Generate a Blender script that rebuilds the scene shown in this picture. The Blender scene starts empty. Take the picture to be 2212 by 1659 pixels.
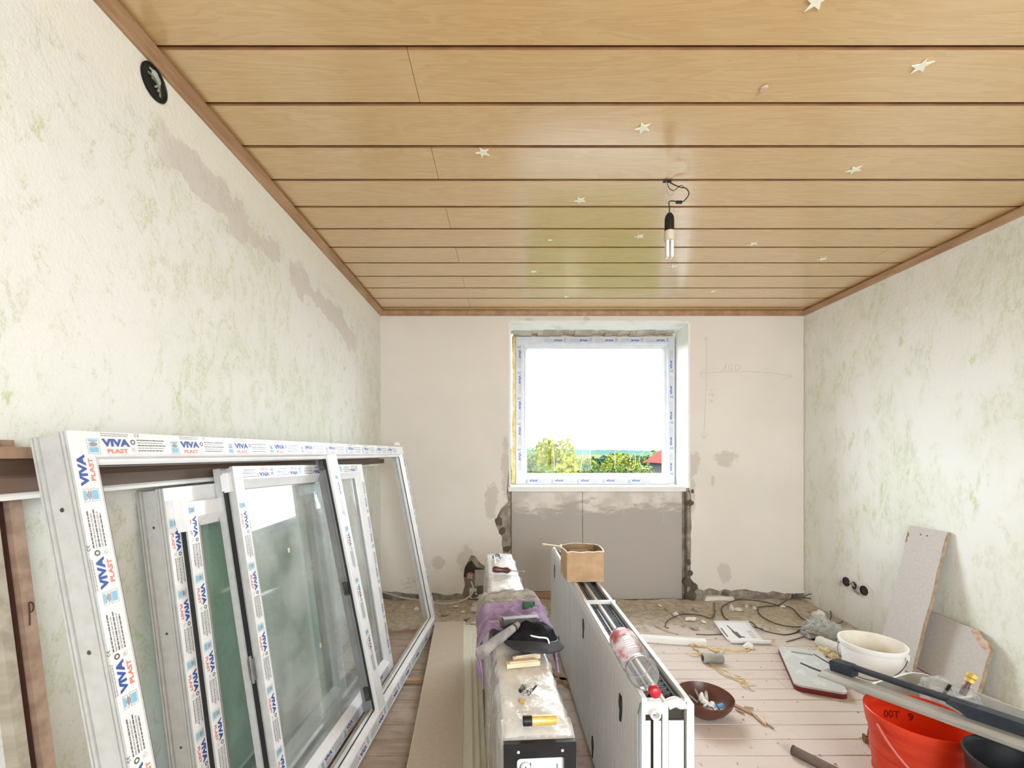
import bpy, bmesh, math, random
from mathutils import Vector, Matrix, noise as mnoise

scene = bpy.context.scene
COL = scene.collection
PI = math.pi
rng = random.Random(7)

# ------------------------------------------------------------------ camera
F, CU, CV, CH = 950.0, 1092.0, 979.0, 1.279      # focal length in pixels, vanishing point, camera height
cam_d = bpy.data.cameras.new('camera')
cam_d.sensor_width = 36.0
cam_d.lens = F / 2212.0 * 36.0
cam_d.shift_x = (1106.0 - CU) / 2212.0
cam_d.shift_y = (CV - 829.5) / 2212.0
cam_d.clip_start, cam_d.clip_end = 0.02, 2000
cam = bpy.data.objects.new('camera', cam_d)
COL.objects.link(cam)
cam.location = (0, 0, CH)
cam.rotation_euler = (PI / 2, 0, 0)
scene.camera = cam

# ------------------------------------------------------------------ world, portals, exposure
w = bpy.data.worlds.new('overcast_sky')
scene.world = w
w.use_nodes = True
bg = w.node_tree.nodes['Background']
bg.inputs[0].default_value = (0.86, 0.93, 1.0, 1)
bg.inputs[1].default_value = 8.0
scene.view_settings.view_transform = 'Standard'
scene.view_settings.look = 'None'
scene.view_settings.gamma = 1.0
scene.view_settings.use_curve_mapping = False
scene.view_settings.exposure = 1.18
scene.cycles.use_denoising = True
scene.cycles.max_bounces = 14
scene.cycles.diffuse_bounces = 8
scene.cycles.glossy_bounces = 4
scene.cycles.transparent_max_bounces = 24
scene.cycles.caustics_reflective = False
scene.cycles.caustics_refractive = False
scene.cycles.sample_clamp_indirect = 8.0

XL, XR, YB, YF, ZC = -1.076, 2.574, 3.785, -1.6, 2.502     # room: left, right, back, front (behind the camera), ceiling


def portal(name, loc, rot, sx, sy):
    l = bpy.data.lights.new(name, 'AREA')
    l.shape = 'RECTANGLE'
    l.size, l.size_y = sx, sy
    l.cycles.is_portal = True
    o = bpy.data.objects.new(name, l)
    COL.objects.link(o)
    o.location, o.rotation_euler = loc, rot


portal('sky_portal_back', (0.83, 4.2, 1.68), (-PI / 2, 0, 0), 1.46, 1.36)
portal('sky_portal_front', (1.0, YF - 0.32, 1.55), (PI / 2, 0, 0), 2.0, 1.5)


# ------------------------------------------------------------------ geometry helpers
def at(u, v, Y):
    return Vector(((u - CU) / F * Y, Y, CH - (v - CV) / F * Y))


def fl(u, v, z=0.0):
    Y = F * (CH - z) / (v - CV)
    return Vector(((u - CU) / F * Y, Y, z))


def ce(u, v, z=ZC):
    Y = F * (z - CH) / (CV - v)
    return Vector(((u - CU) / F * Y, Y, z))


def wx(u, v, x):
    Y = x * F / (u - CU)
    return Vector((x, Y, CH - (v - CV) / F * Y))


class MB:
    """collects faces, builds ONE mesh object"""

    def __init__(self):
        self.v, self.f, self.m = [], [], []

    def add(self, vs, fs, mi=0, M=None):
        b = len(self.v)
        for p in vs:
            p = Vector(p)
            self.v.append(M @ p if M else p)
        for f in fs:
            self.f.append([b + i for i in f])
            self.m.append(mi)
        return self

    def box(self, x0, x1, y0, y1, z0, z1, mi=0, M=None):
        vs = [(x0, y0, z0), (x1, y0, z0), (x1, y1, z0), (x0, y1, z0), (x0, y0, z1), (x1, y0, z1), (x1, y1, z1), (x0, y1, z1)]
        fs = [(3, 2, 1, 0), (4, 5, 6, 7), (0, 1, 5, 4), (1, 2, 6, 5), (2, 3, 7, 6), (3, 0, 4, 7)]
        return self.add(vs, fs, mi, M)

    def bar(self, a, b, w, h, mi=0, up=(0, 0, 1)):
        a, b, up = Vector(a), Vector(b), Vector(up)
        d = (b - a).normalized()
        s = d.cross(up).normalized()
        t = s.cross(d)
        vs = []
        for p in (a, b):
            for i, j in ((-1, -1), (1, -1), (1, 1), (-1, 1)):
                vs.append(p + s * (w / 2 * i) + t * (h / 2 * j))
        fs = [(3, 2, 1, 0), (4, 5, 6, 7), (0, 1, 5, 4), (1, 2, 6, 5), (2, 3, 7, 6), (3, 0, 4, 7)]
        return self.add(vs, fs, mi)

    def tube(self, pts, r, n=8, mi=0, smooth_path=0, caps=True):
        P = [Vector(p) for p in pts]
        R = list(r) if isinstance(r, (list, tuple)) else [r] * len(P)
        if smooth_path:
            P, R = crom(P, R, smooth_path)
        T = []
        for i in range(len(P)):
            d = P[min(i + 1, len(P) - 1)] - P[max(i - 1, 0)]
            T.append(d.normalized() if d.length > 1e-9 else Vector((0, 0, 1)))
        a = Vector((0, 0, 1)) if abs(T[0].z) < .9 else Vector((1, 0, 0))
        nrm = (a - T[0] * a.dot(T[0])).normalized()
        vs = []
        for i, p in enumerate(P):
            nrm = (nrm - T[i] * nrm.dot(T[i]))
            nrm = nrm.normalized() if nrm.length > 1e-6 else T[i].orthogonal().normalized()
            b = T[i].cross(nrm)
            for k in range(n):
                c = 2 * PI * k / n
                vs.append(p + (nrm * math.cos(c) + b * math.sin(c)) * R[i])
        fs = []
        for i in range(len(P) - 1):
            for k in range(n):
                fs.append((i * n + k, i * n + (k + 1) % n, (i + 1) * n + (k + 1) % n, (i + 1) * n + k))
        if caps:
            fs.append(tuple(range(n))[::-1])
            fs.append(tuple((len(P) - 1) * n + k for k in range(n)))
        return self.add(vs, fs, mi)

    def lathe(self, prof, n=32, mi=0, M=None, closed=False):
        vs, fs = [], []
        for (r, z) in prof:
            for k in range(n):
                c = 2 * PI * k / n
                vs.append((r * math.cos(c), r * math.sin(c), z))
        m = len(prof)
        for i in range(m if closed else m - 1):
            j = (i + 1) % m
            for k in range(n):
                fs.append((i * n + k, i * n + (k + 1) % n, j * n + (k + 1) % n, j * n + k))
        if not closed:
            fs.append(tuple(range(n))[::-1])
            fs.append(tuple((m - 1) * n + k for k in range(n)))
        return self.add(vs, fs, mi, M)

    def prism(self, outline, z0, z1, mi=0, M=None, mi_side=None):
        n = len(outline)
        vs = [(x, y, z0) for x, y in outline] + [(x, y, z1) for x, y in outline]
        self.add(vs, [tuple(range(n))[::-1], tuple(range(n, 2 * n))], mi, M)
        b = len(self.v) - 2 * n
        for i in range(n):
            j = (i + 1) % n
            self.f.append([b + i, b + j, b + n + j, b + n + i])
            self.m.append(mi if mi_side is None else mi_side)
        return self

    def grid(self, fn, nu, nv, mi=0):
        vs = [fn(i / nu, j / nv) for i in range(nu + 1) for j in range(nv + 1)]
        fs = [(i * (nv + 1) + j, (i + 1) * (nv + 1) + j, (i + 1) * (nv + 1) + j + 1, i * (nv + 1) + j + 1) for i in range(nu) for j in range(nv)]
        return self.add(vs, fs, mi)

    def mesh(self, name, mats, smooth=False):
        me = bpy.data.meshes.new(name)
        me.from_pydata([tuple(p) for p in self.v], [], self.f)
        if not isinstance(mats, (list, tuple)):
            mats = [mats]
        for m in mats:
            me.materials.append(m)
        me.polygons.foreach_set('material_index', self.m)
        if smooth:
            me.polygons.foreach_set('use_smooth', [True] * len(self.f))
        me.update()
        return me

    def build(self, name, mats, parent=None, smooth=False, sharp=35, solid=0):
        me = self.mesh(name, mats, smooth)
        o = link(name, me, parent)
        if smooth and sharp:
            mark_sharp(me, sharp)
        if solid:
            s = o.modifiers.new('thickness', 'SOLIDIFY')
            s.thickness = solid
            s.offset = 0
        return o


def mark_sharp(me, deg):
    bm = bmesh.new()
    bm.from_mesh(me)
    bmesh.ops.recalc_face_normals(bm, faces=bm.faces)
    lim = math.radians(deg)
    for e in bm.edges:
        if len(e.link_faces) == 2 and e.calc_face_angle(0) > lim:
            e.smooth = False
    bm.to_mesh(me)
    bm.free()


def crom(P, R, k):
    out, ro = [], []
    for i in range(len(P) - 1):
        p0, p1, p2, p3 = P[max(i - 1, 0)], P[i], P[i + 1], P[min(i + 2, len(P) - 1)]
        for s in range(k):
            t = s / k
            out.append(0.5 * ((2 * p1) + (p2 - p0) * t + (2 * p0 - 5 * p1 + 4 * p2 - p3) * t * t + (3 * p1 - p0 - 3 * p2 + p3) * t ** 3))
            ro.append(R[i] * (1 - t) + R[i + 1] * t)
    return out + [P[-1]], ro + [R[-1]]


def link(name, data, parent=None):
    o = bpy.data.objects.new(name, data)
    COL.objects.link(o)
    if parent:
        o.parent = parent
    return o


def tag(o, label, cat, group=None):
    o['label'] = label
    o['category'] = cat
    if group:
        o['group'] = group
    return o


def thing(name, label, cat, loc=(0, 0, 0), rz=0, group=None):
    o = link(name, None)
    o.empty_display_size = .1
    o.location = loc
    o.rotation_euler = (0, 0, rz)
    return tag(o, label, cat, group)


def struct(o):
    o['kind'] = 'structure'
    return o


def stuff(o, label=None, cat=None):
    o['kind'] = 'stuff'
    if label:
        tag(o, label, cat)
    return o


def basis(O, xdir, up):
    X = Vector(xdir).normalized()
    U = Vector(up)
    Y = (U - X * U.dot(X)).normalized()
    Z = X.cross(Y)
    M = Matrix((X, Y, Z)).transposed().to_4x4()
    M.translation = Vector(O)
    return M


def nz(x, y, z=0.0):
    return mnoise.noise(Vector((x, y, z)))


# ------------------------------------------------------------------ material helpers
class NT:
    def __init__(self, name):
        self.mat = bpy.data.materials.new(name)
        self.mat.use_nodes = True
        self.t = self.mat.node_tree
        self.p = self.t.nodes['Principled BSDF']
        self.out = self.t.nodes['Material Output']

    def n(self, kind, **kw):
        nd = self.t.nodes.new(kind)
        for k, v in kw.items():
            setattr(nd, k, v)
        return nd

    def put(self, sock, val):
        if isinstance(val, bpy.types.NodeSocket):
            self.t.links.new(val, sock)
        else:
            sock.default_value = val

    def math(self, op, a, b=0.0, c=None, clamp=False):
        nd = self.n('ShaderNodeMath', operation=op, use_clamp=clamp)
        self.put(nd.inputs[0], a)
        self.put(nd.inputs[1], b)
        if c is not None:
            self.put(nd.inputs[2], c)
        return nd.outputs[0]

    def coords(self, scale=(1, 1, 1), rot=(0, 0, 0), rnd=False, offset=(0, 0, 0)):
        tc = self.n('ShaderNodeTexCoord')
        mp = self.n('ShaderNodeMapping')
        s = tc.outputs['Object']
        if rnd:
            oi = self.n('ShaderNodeObjectInfo')
            ad = self.n('ShaderNodeVectorMath', operation='MULTIPLY_ADD')
            cx = self.n('ShaderNodeCombineXYZ')
            for i in range(3):
                self.put(cx.inputs[i], oi.outputs['Random'])
            self.put(ad.inputs[0], cx.outputs[0])
            ad.inputs[1].default_value = (13.0, 7.0, 5.0)
            self.put(ad.inputs[2], s)
            s = ad.outputs[0]
        self.put(mp.inputs['Vector'], s)
        mp.inputs['Scale'].default_value = scale
        mp.inputs['Rotation'].default_value = rot
        mp.inputs['Location'].default_value = offset
        return mp.outputs[0]

    def noise(self, vec, scale=5, detail=4, rough=.55, dist=0.0):
        nd = self.n('ShaderNodeTexNoise')
        self.put(nd.inputs['Vector'], vec)
        nd.inputs['Scale'].default_value = scale
        nd.inputs['Detail'].default_value = detail
        nd.inputs['Roughness'].default_value = rough
        nd.inputs['Distortion'].default_value = dist
        return nd.outputs['Fac']

    def step(self, val, a, b):
        nd = self.n('ShaderNodeMapRange', interpolation_type='SMOOTHSTEP')
        self.put(nd.inputs['Value'], val)
        nd.inputs['From Min'].default_value = a
        nd.inputs['From Max'].default_value = b
        return nd.outputs['Result']

    def mix(self, fac, a, b):
        nd = self.n('ShaderNodeMix', data_type='RGBA')
        self.put(nd.inputs['Factor'], fac)
        for s, val in ((nd.inputs['A'], a), (nd.inputs['B'], b)):
            pass
        A = [s for s in nd.inputs if s.name == 'A' and s.type == 'RGBA'][0]
        B = [s for s in nd.inputs if s.name == 'B' and s.type == 'RGBA'][0]
        self.put(A, c4(a))
        self.put(B, c4(b))
        return [s for s in nd.outputs if s.type == 'RGBA'][0]

    def color(self, c):
        self.put(self.p.inputs['Base Color'], c4(c))

    def bump(self, h, strength=.3, dist=.01):
        b = self.n('ShaderNodeBump')
        b.inputs['Strength'].default_value = strength
        b.inputs['Distance'].default_value = dist
        self.put(b.inputs['Height'], h)
        self.put(self.p.inputs['Normal'], b.outputs[0])


def c4(c):
    if isinstance(c, bpy.types.NodeSocket):
        return c
    return (c[0], c[1], c[2], 1.0)


def srgb(r, g, b):
    def f(x):
        x /= 255.0
        return x / 12.92 if x <= .04045 else ((x + .055) / 1.055) ** 2.4
    return (f(r), f(g), f(b))


def mat(name, c1, c2=None, scale=6, rough=.6, metal=0, bump=0, bscale=60, detail=4, stretch=(1, 1, 1), rnd=False, lo=.35, hi=.65, coat=0, spec=.5, bdist=.004):
    t = NT(name)
    if c2 is None:
        c2 = tuple(x * .9 for x in c1)
    vec = t.coords(stretch, rnd=rnd)
    n = t.noise(vec, scale, detail)
    t.color(t.mix(t.step(n, lo, hi), c1, c2))
    t.p.inputs['Roughness'].default_value = rough
    t.p.inputs['Metallic'].default_value = metal
    t.p.inputs['Coat Weight'].default_value = coat
    t.p.inputs['Specular IOR Level'].default_value = spec
    if bump:
        t.bump(t.noise(vec, bscale, 3), bump, bdist)
    return t.mat


def clear(name, tint, rough=.02, opac=0.0, body=(.8, .8, .8), ior=1.5, bump=0, bscale=12, gboost=1.0):
    """thin clear sheet: tinted see-through + mirror by angle, plus an optional milky share"""
    t = NT(name)
    N = t.t.nodes
    N.remove(t.p)
    tr = t.n('ShaderNodeBsdfTransparent')
    tr.inputs[0].default_value = c4(tint)
    gl = t.n('ShaderNodeBsdfGlossy')
    gl.inputs['Roughness'].default_value = rough
    df = t.n('ShaderNodeBsdfDiffuse')
    vec = t.coords()
    df.inputs[0].default_value = c4(body)
    m0 = t.n('ShaderNodeMixShader')
    nn = t.noise(vec, 3.0, 5)
    t.put(m0.inputs[0], t.math('MULTIPLY', t.step(nn, .2, .8), opac * 2 if opac else 0.0, clamp=True))
    t.t.links.new(tr.outputs[0], m0.inputs[1])
    t.t.links.new(df.outputs[0], m0.inputs[2])
    fr = t.n('ShaderNodeLayerWeight')
    fr.inputs[0].default_value = .5
    f0 = ((ior - 1) / (ior + 1)) ** 2
    m1 = t.n('ShaderNodeMixShader')
    sch = t.math('MULTIPLY_ADD', t.math('POWER', fr.outputs['Facing'], 5.0), 1 - f0, f0)
    t.put(m1.inputs[0], t.math('MULTIPLY', sch, gboost, clamp=True))
    t.t.links.new(m0.outputs[0], m1.inputs[1])
    t.t.links.new(gl.outputs[0], m1.inputs[2])
    t.t.links.new(m1.outputs[0], t.out.inputs[0])
    if bump:
        b = t.n('ShaderNodeBump')
        b.inputs['Strength'].default_value = bump
        b.inputs['Distance'].default_value = .01
        t.put(b.inputs['Height'], t.noise(vec, bscale, 3))
        t.t.links.new(b.outputs[0], gl.inputs['Normal'])
        t.t.links.new(b.outputs[0], fr.inputs['Normal'])
    return t.mat


# ------------------------------------------------------------------ materials
def wall_green(name, seed, axis, strokes, ms=12, fs=75, cover=(.50, .63), amt=.6):
    """white distemper rubbed off over green paint; axis = the wall's horizontal coordinate"""
    t = NT(name)
    vec = t.coords((1, 1, 1), offset=(seed, seed * .7, seed * .3))
    st = t.coords((1, strokes[0], strokes[1]), rot=(strokes[2], 0, 0), offset=(seed, 0, 0))
    big = t.noise(vec, 1.7, 3)
    mid = t.noise(st, ms, 5, .62, .8)
    fine = t.noise(st, fs, 4, .75, .4)
    tint = t.step(t.math('ADD', big, t.math('MULTIPLY', mid, .5)), .62, .95)
    base = t.mix(tint, (.805, .815, .79), (.745, .765, .68))
    patch = t.math('MULTIPLY', t.step(t.math('ADD', mid, t.math('MULTIPLY', t.math('SUBTRACT', big, .5), .35)), *cover), t.step(fine, .44, .58))
    col = t.mix(t.math('MULTIPLY', patch, amt), base, (.55, .59, .42))
    strong = t.math('MULTIPLY', t.step(t.noise(st, 5.5, 4, .55, .5), .655, .70), t.step(fine, .30, .55))
    col = t.mix(t.math('MULTIPLY', strong, .75), col, (.53, .62, .33))
    grit = t.step(t.noise(vec, 95, 3, .7), .60, .74)
    gmask = t.math('MULTIPLY', grit, t.step(big, .42, .62))
    col = t.mix(t.math('MULTIPLY', gmask, .7), col, (.46, .47, .40))
    return t, col, vec, fine


def make_wall_left():
    t, col, vec, fine = wall_green('wall_left_paint', 3.1, 'Y', (1.6, 1.0, .55))
    tc = t.n('ShaderNodeTexCoord')
    sp = t.n('ShaderNodeSeparateXYZ')
    t.put(sp.inputs[0], tc.outputs['Object'])
    y, z = sp.outputs[1], sp.outputs[2]
    nn = t.noise(vec, 4.5, 4, .6)
    # a strip where the finish coat has been scraped down to pinkish plaster, under the ceiling
    line = t.math('MULTIPLY_ADD', y, -.09, 2.385)
    d = t.math('ABSOLUTE', t.math('SUBTRACT', z, line))
    d = t.math('ADD', d, t.math('MULTIPLY', t.math('SUBTRACT', nn, .5), .42))
    m = t.math('SUBTRACT', 1.0, t.step(d, .045, .062))
    m = t.math('MULTIPLY', m, t.step(y, 1.32, 1.42))
    m = t.math('MULTIPLY', m, t.math('SUBTRACT', 1.0, t.step(y, 3.1, 3.25)))
    top = t.step(t.math('ADD', z, t.math('MULTIPLY', nn, .12)), 2.33, 2.40)
    col = t.mix(t.math('MULTIPLY', top, .8), col, (.83, .82, .74))
    col = t.mix(t.math('MULTIPLY', m, .6), col, (.62, .555, .515))
    t.color(col)
    t.p.inputs['Roughness'].default_value = .92
    t.bump(t.math('ADD', t.noise(vec, 55, 4), t.math('MULTIPLY', fine, .8)), .35, .006)
    return t.mat


def make_wall_right():
    t, col, vec, fine = wall_green('wall_right_paint', 9.4, 'Y', (1.0, .45, -.6), 8, 40, (.44, .66), .5)
    t.color(col)
    t.p.inputs['Roughness'].default_value = .92
    t.bump(t.math('ADD', t.noise(vec, 45, 4), t.math('MULTIPLY', fine, .8)), .35, .006)
    return t.mat


def make_wall_back():
    t = NT('wall_back_plaster')
    vec = t.coords()
    n1 = t.noise(vec, 1.3, 3)
    col = t.mix(t.step(n1, .3, .7), (.78, .735, .68), (.72, .68, .62))
    tc = t.n('ShaderNodeTexCoord')
    sp = t.n('ShaderNodeSeparateXYZ')
    t.put(sp.inputs[0], tc.outputs['Object'])
    x, z = sp.outputs[0], sp.outputs[2]
    nn = t.math('SUBTRACT', t.noise(vec, 9, 4), .5)
    n2 = t.math('SUBTRACT', t.noise(vec, 30, 3), .5)
    msk = None
    for (u, v, ru, rv) in ((1570, 992, 26, 18), (1497, 1000, 18, 26), (1566, 1240, 15, 26), (948, 1215, 16, 14), (1092, 1010, 10, 70),
                           (1062, 1085, 16, 40), (1145, 692, 9, 6), (1266, 690, 9, 6), (1540, 1035, 4, 16), (1494, 1060, 9, 45), (1010, 1215, 24, 40)):
        px, pz = (u - CU) / F * YB, CH - (v - CV) / F * YB
        a = t.math('POWER', t.math('DIVIDE', t.math('SUBTRACT', x, px), ru / 251), 2.0)
        b = t.math('POWER', t.math('DIVIDE', t.math('SUBTRACT', z, pz), rv / 251), 2.0)
        d = t.math('ADD', t.math('ADD', a, b), t.math('ADD', t.math('MULTIPLY', nn, 3.2), t.math('MULTIPLY', n2, 2.0)))
        m = t.math('SUBTRACT', 1.0, t.step(d, .5, 1.15))
        msk = m if msk is None else t.math('MAXIMUM', msk, m)
    col = t.mix(t.math('MULTIPLY', msk, .6), col, (.52, .47, .415))
    t.color(col)
    t.p.inputs['Roughness'].default_value = .93
    t.bump(t.noise(vec, 70, 4), .2, .004)
    return t.mat


def make_floor():
    t = NT('dusty_floorboard')
    vec = t.coords((1.2, 9, 9), rnd=True)
    pos = t.coords()
    grain = t.noise(vec, 4, 6, .6, .4)
    wood = t.mix(t.step(grain, .35, .7), (.40, .31, .245), (.29, .215, .165))
    geo = t.n('ShaderNodeNewGeometry')
    sp = t.n('ShaderNodeSeparateXYZ')
    t.put(sp.inputs[0], geo.outputs['Position'])
    dn = t.noise(geo.outputs['Position'], 2.6, 6, .65)
    pale_mask = t.step(t.math('ADD', dn, t.math('MULTIPLY', t.step(sp.outputs[0], -.2, .9), .34)), .48, .78)  # pale tone covers more of the boards toward the right
    fine = t.noise(geo.outputs['Position'], 70, 3, .7)
    dust = t.mix(fine, (.66, .58, .53), (.58, .50, .455))
    col = t.mix(t.math('MULTIPLY', pale_mask, .9), wood, dust)
    t.color(col)
    t.p.inputs['Roughness'].default_value = .7
    t.bump(grain, .2, .004)
    return t.mat


def make_ceiling():
    t = NT('oak_laminate_panel')
    vec = t.coords((.8, 7, 7), rnd=True)
    wob = t.noise(vec, 1.6, 4, .55, .8)
    rings = t.math('FRACT', t.math('MULTIPLY', wob, 9.0))
    g2 = t.noise(t.coords((2.5, 60, 60), rnd=True), 3, 4, .6)
    fac = t.math('ADD', t.math('MULTIPLY', t.step(rings, .1, .95), .28), t.math('MULTIPLY', g2, .75))
    col = t.mix(t.step(fac, .0, 1.1), srgb(214, 181, 129), srgb(199, 161, 107))
    t.color(col)
    t.p.inputs['Roughness'].default_value = .22
    t.p.inputs['Specular IOR Level'].default_value = .9
    t.p.inputs['Coat Weight'].default_value = 1.0
    t.p.inputs['Coat Roughness'].default_value = .21
    t.bump(g2, .06, .002)
    return t.mat


def make_board_grey():
    t = NT('grey_plasterboard_smeared')
    vec = t.coords()
    n = t.noise(vec, 90, 3, .7)
    col = t.mix(n, (.40, .37, .335), (.455, .42, .385))
    tc = t.n('ShaderNodeTexCoord')
    sp = t.n('ShaderNodeSeparateXYZ')
    t.put(sp.inputs[0], tc.outputs['Object'])
    x, z = sp.outputs[0], sp.outputs[2]
    sw = t.noise(t.coords((3.0, 1, 9), rot=(0, .35, 0)), 1.4, 5, .65, .8)
    m = t.step(t.math('ADD', z, t.math('MULTIPLY', t.math('SUBTRACT', sw, .5), .55)), .76, .86)
    streak = t.step(t.noise(t.coords((30, 1, 1.3)), 1.6, 3), .70, .76)
    m = t.math('MAXIMUM', m, t.math('MULTIPLY', t.math('MULTIPLY', streak, t.step(z, .3, .75)), .5))
    pn = t.noise(vec, 6, 4)
    smear = t.mix(t.step(pn, .35, .65), (.76, .71, .645), (.58, .53, .475))
    col = t.mix(t.math('MULTIPLY', m, .95), col, smear)
    t.color(col)
    t.p.inputs['Roughness'].default_value = .9
    t.bump(sw, .15, .004)
    return t.mat


M_WL, M_WR, M_WB = make_wall_left(), make_wall_right(), make_wall_back()
M_FLOOR, M_CEIL, M_BOARD = make_floor(), make_ceiling(), make_board_grey()
M_PLAIN = mat('plain_plaster', (.78, .76, .72), (.72, .70, .66), rough=.9, bump=.2)
M_REVEAL = mat('reveal_plaster', (.84, .85, .84), (.70, .68, .64), scale=5, lo=.5, hi=.75, rough=.9, bump=.4, bscale=18, bdist=.02)
M_CORE = mat('broken_masonry', (.40, .35, .285), (.23, .19, .15), scale=14, rough=.95, bump=1.0, bscale=25, bdist=.02)
M_TRIM = mat('brown_ceiling_trim', srgb(178, 142, 106), srgb(156, 118, 86), scale=3, stretch=(6, 1, 6), rough=.4)
M_GROOVE = mat('brown_panel_groove', srgb(140, 98, 60), srgb(120, 80, 48), rough=.5)
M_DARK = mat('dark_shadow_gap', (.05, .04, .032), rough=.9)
M_SUB = mat('subfloor', (.12, .095, .075), rough=.95)
M_SAND = mat('sandy_dust', (.56, .49, .395), (.42, .36, .285), scale=22, rough=1.0, bump=.8, bscale=110, bdist=.006)
M_PVC = mat('white_window_plastic', (.80, .81, .82), (.76, .77, .775), scale=3, rough=.28, spec=.5)
M_FILM = mat('white_protective_film', (.84, .845, .86), (.78, .785, .80), scale=9, rough=.22, bump=.08, bscale=14, bdist=.01)
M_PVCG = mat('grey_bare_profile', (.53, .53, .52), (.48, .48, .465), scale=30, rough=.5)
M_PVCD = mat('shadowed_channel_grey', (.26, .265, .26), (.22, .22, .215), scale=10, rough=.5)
M_GASK = mat('dark_rubber_gasket', (.015, .016, .015), rough=.55)
M_SPACER = mat('pane_spacer_bar', (.42, .43, .42), rough=.4, metal=.5)
M_BLUE = mat('print_blue', (.035, .085, .34), (.045, .10, .38), rough=.5)
M_RED = mat('print_red', (.72, .20, .12), (.66, .18, .11), rough=.5)
M_INK = mat('print_black', (.08, .08, .085), (.12, .12, .12), rough=.5)
M_GINK = mat('print_grey', (.34, .34, .35), (.40, .40, .41), rough=.5)
M_LBLUE = mat('print_light_blue', (.25, .52, .70), (.22, .48, .66), rough=.5)
M_GLASS_W = clear('window_glass', (.97, .985, .98), gboost=.2)
M_GLASS_A = clear('greenish_pane_glass', (.84, .93, .89), opac=.10, body=(.50, .62, .56), gboost=1.3)
M_GLASS_B = clear('dusty_reflecting_pane_glass', (.93, .96, .95), opac=.24, body=(.70, .735, .715), gboost=1.5)  # milky body colour stands for a pale reflection, plus some dirt
M_FOAM = mat('yellow_expanding_foam', (.66, .50, .22), (.74, .62, .36), scale=18, rough=.9, bump=1, bscale=30, bdist=.01)
M_WHITE = mat('white_paint', (.82, .82, .80), (.78, .78, .765), rough=.45)
M_OLDWOOD = mat('old_brown_frame_wood', (.11, .060, .038), (.065, .036, .024), scale=2.5, stretch=(9, .8, 9), rough=.6)
M_OLDWOOD3 = mat('faded_brown_frame_wood', (.15, .098, .072), (.10, .064, .047), scale=2.5, stretch=(9, .8, 9), rough=.6)
M_OLDWOOD2 = mat('worn_brown_frame_wood', (.36, .245, .17), (.24, .155, .10), scale=2.5, stretch=(9, 9, .8), rough=.65)
M_GREYWOOD = mat('greyed_frame_wood', (.40, .36, .29), (.30, .26, .20), scale=3, stretch=(9, 9, .8), rough=.7)
M_DKWOOD = mat('dark_red_groove', (.055, .018, .012), rough=.7)
M_RAD = mat('radiator_white_enamel', (.70, .715, .72), (.66, .675, .68), scale=2, rough=.33)
M_FIN = mat('shade_grey_convector_sheet', (.16, .17, .175), (.10, .105, .11), scale=20, rough=.5)  # white fins, the shade between the panels put into the colour
M_BLACK = mat('black_plastic', (.008, .008, .009), (.014, .014, .015), scale=20, rough=.45, spec=.3)
M_CARD = mat('brown_cardboard', (.52, .345, .20), (.45, .29, .165), scale=18, rough=.85)
M_CARDEDGE = mat('torn_cardboard_edge', (.86, .82, .74), rough=.9)
M_CARDIN = mat('cardboard_inside', (.33, .225, .13), (.27, .18, .105), scale=12, rough=.9)
M_PALEWOOD = mat('pale_split_wood', (.72, .60, .42), (.62, .49, .32), scale=6, stretch=(1, 12, 12), rough=.7)
M_LATH = mat('reddish_lath', (.44, .28, .18), (.34, .21, .13), scale=4, stretch=(1, 10, 10), rough=.7)
M_STEEL = mat('worn_steel', (.42, .42, .43), (.28, .28, .28), scale=20, rough=.38, metal=.85)
M_DKSTEEL = mat('dark_steel', (.12, .12, .125), (.07, .065, .06), scale=20, rough=.45, metal=.6)
M_BRASS = mat('yellow_brass', (.74, .55, .17), (.62, .43, .10), scale=30, rough=.35, metal=.35)


# ------------------------------------------------------------------ printed film: text as flat mesh
def text_geo(body, size, bold=0.0, shear=0.0):
    cu = bpy.data.curves.new('lettering', 'FONT')
    cu.body = body
    cu.size = size
    cu.offset = bold
    cu.shear = shear
    cu.resolution_u = 3
    o = bpy.data.objects.new('lettering', cu)
    COL.objects.link(o)
    dg = bpy.context.evaluated_depsgraph_get()
    me = bpy.data.meshes.new_from_object(o.evaluated_get(dg))
    vs = [v.co.copy() for v in me.vertices]
    fs = [tuple(p.vertices) for p in me.polygons]
    bpy.data.objects.remove(o)
    bpy.data.curves.remove(cu)
    bpy.data.meshes.remove(me)
    return vs, fs


def put_text(mb, body, size, x, y, wid=None, bold=0.0, mi=0, M=None, shear=0.0):
    vs, fs = text_geo(body, size, bold, shear)
    x0 = min(v.x for v in vs)
    x1 = max(v.x for v in vs)
    s = (wid / (x1 - x0)) if wid else 1.0
    mb.add([Vector((x + (v.x - x0) * s, y + v.y, 0)) for v in vs], fs, mi, M)
    return mb


PRINT_MATS = [M_BLUE, M_RED, M_INK, M_GINK, M_LBLUE]


def rect(mb, x0, x1, y0, y1, mi):
    mb.add([(x0, y0, 0), (x1, y0, 0), (x1, y1, 0), (x0, y1, 0)], [(0, 1, 2, 3)], mi)


def frame_rect(mb, x0, x1, y0, y1, t, mi):
    rect(mb, x0, x1, y0, y0 + t, mi)
    rect(mb, x0, x1, y1 - t, y1, mi)
    rect(mb, x0, x0 + t, y0 + t, y1 - t, mi)
    rect(mb, x1 - t, x1, y0 + t, y1 - t, mi)


def ring(mb, cx, cy, r0, r1, mi, a0=0, a1=2 * PI, n=14):
    vs = []
    for k in range(n + 1):
        a = a0 + (a1 - a0) * k / n
        vs += [(cx + r0 * math.cos(a), cy + r0 * math.sin(a), 0), (cx + r1 * math.cos(a), cy + r1 * math.sin(a), 0)]
    mb.add(vs, [(2 * k, 2 * k + 1, 2 * k + 3, 2 * k + 2) for k in range(n)], mi)


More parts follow.
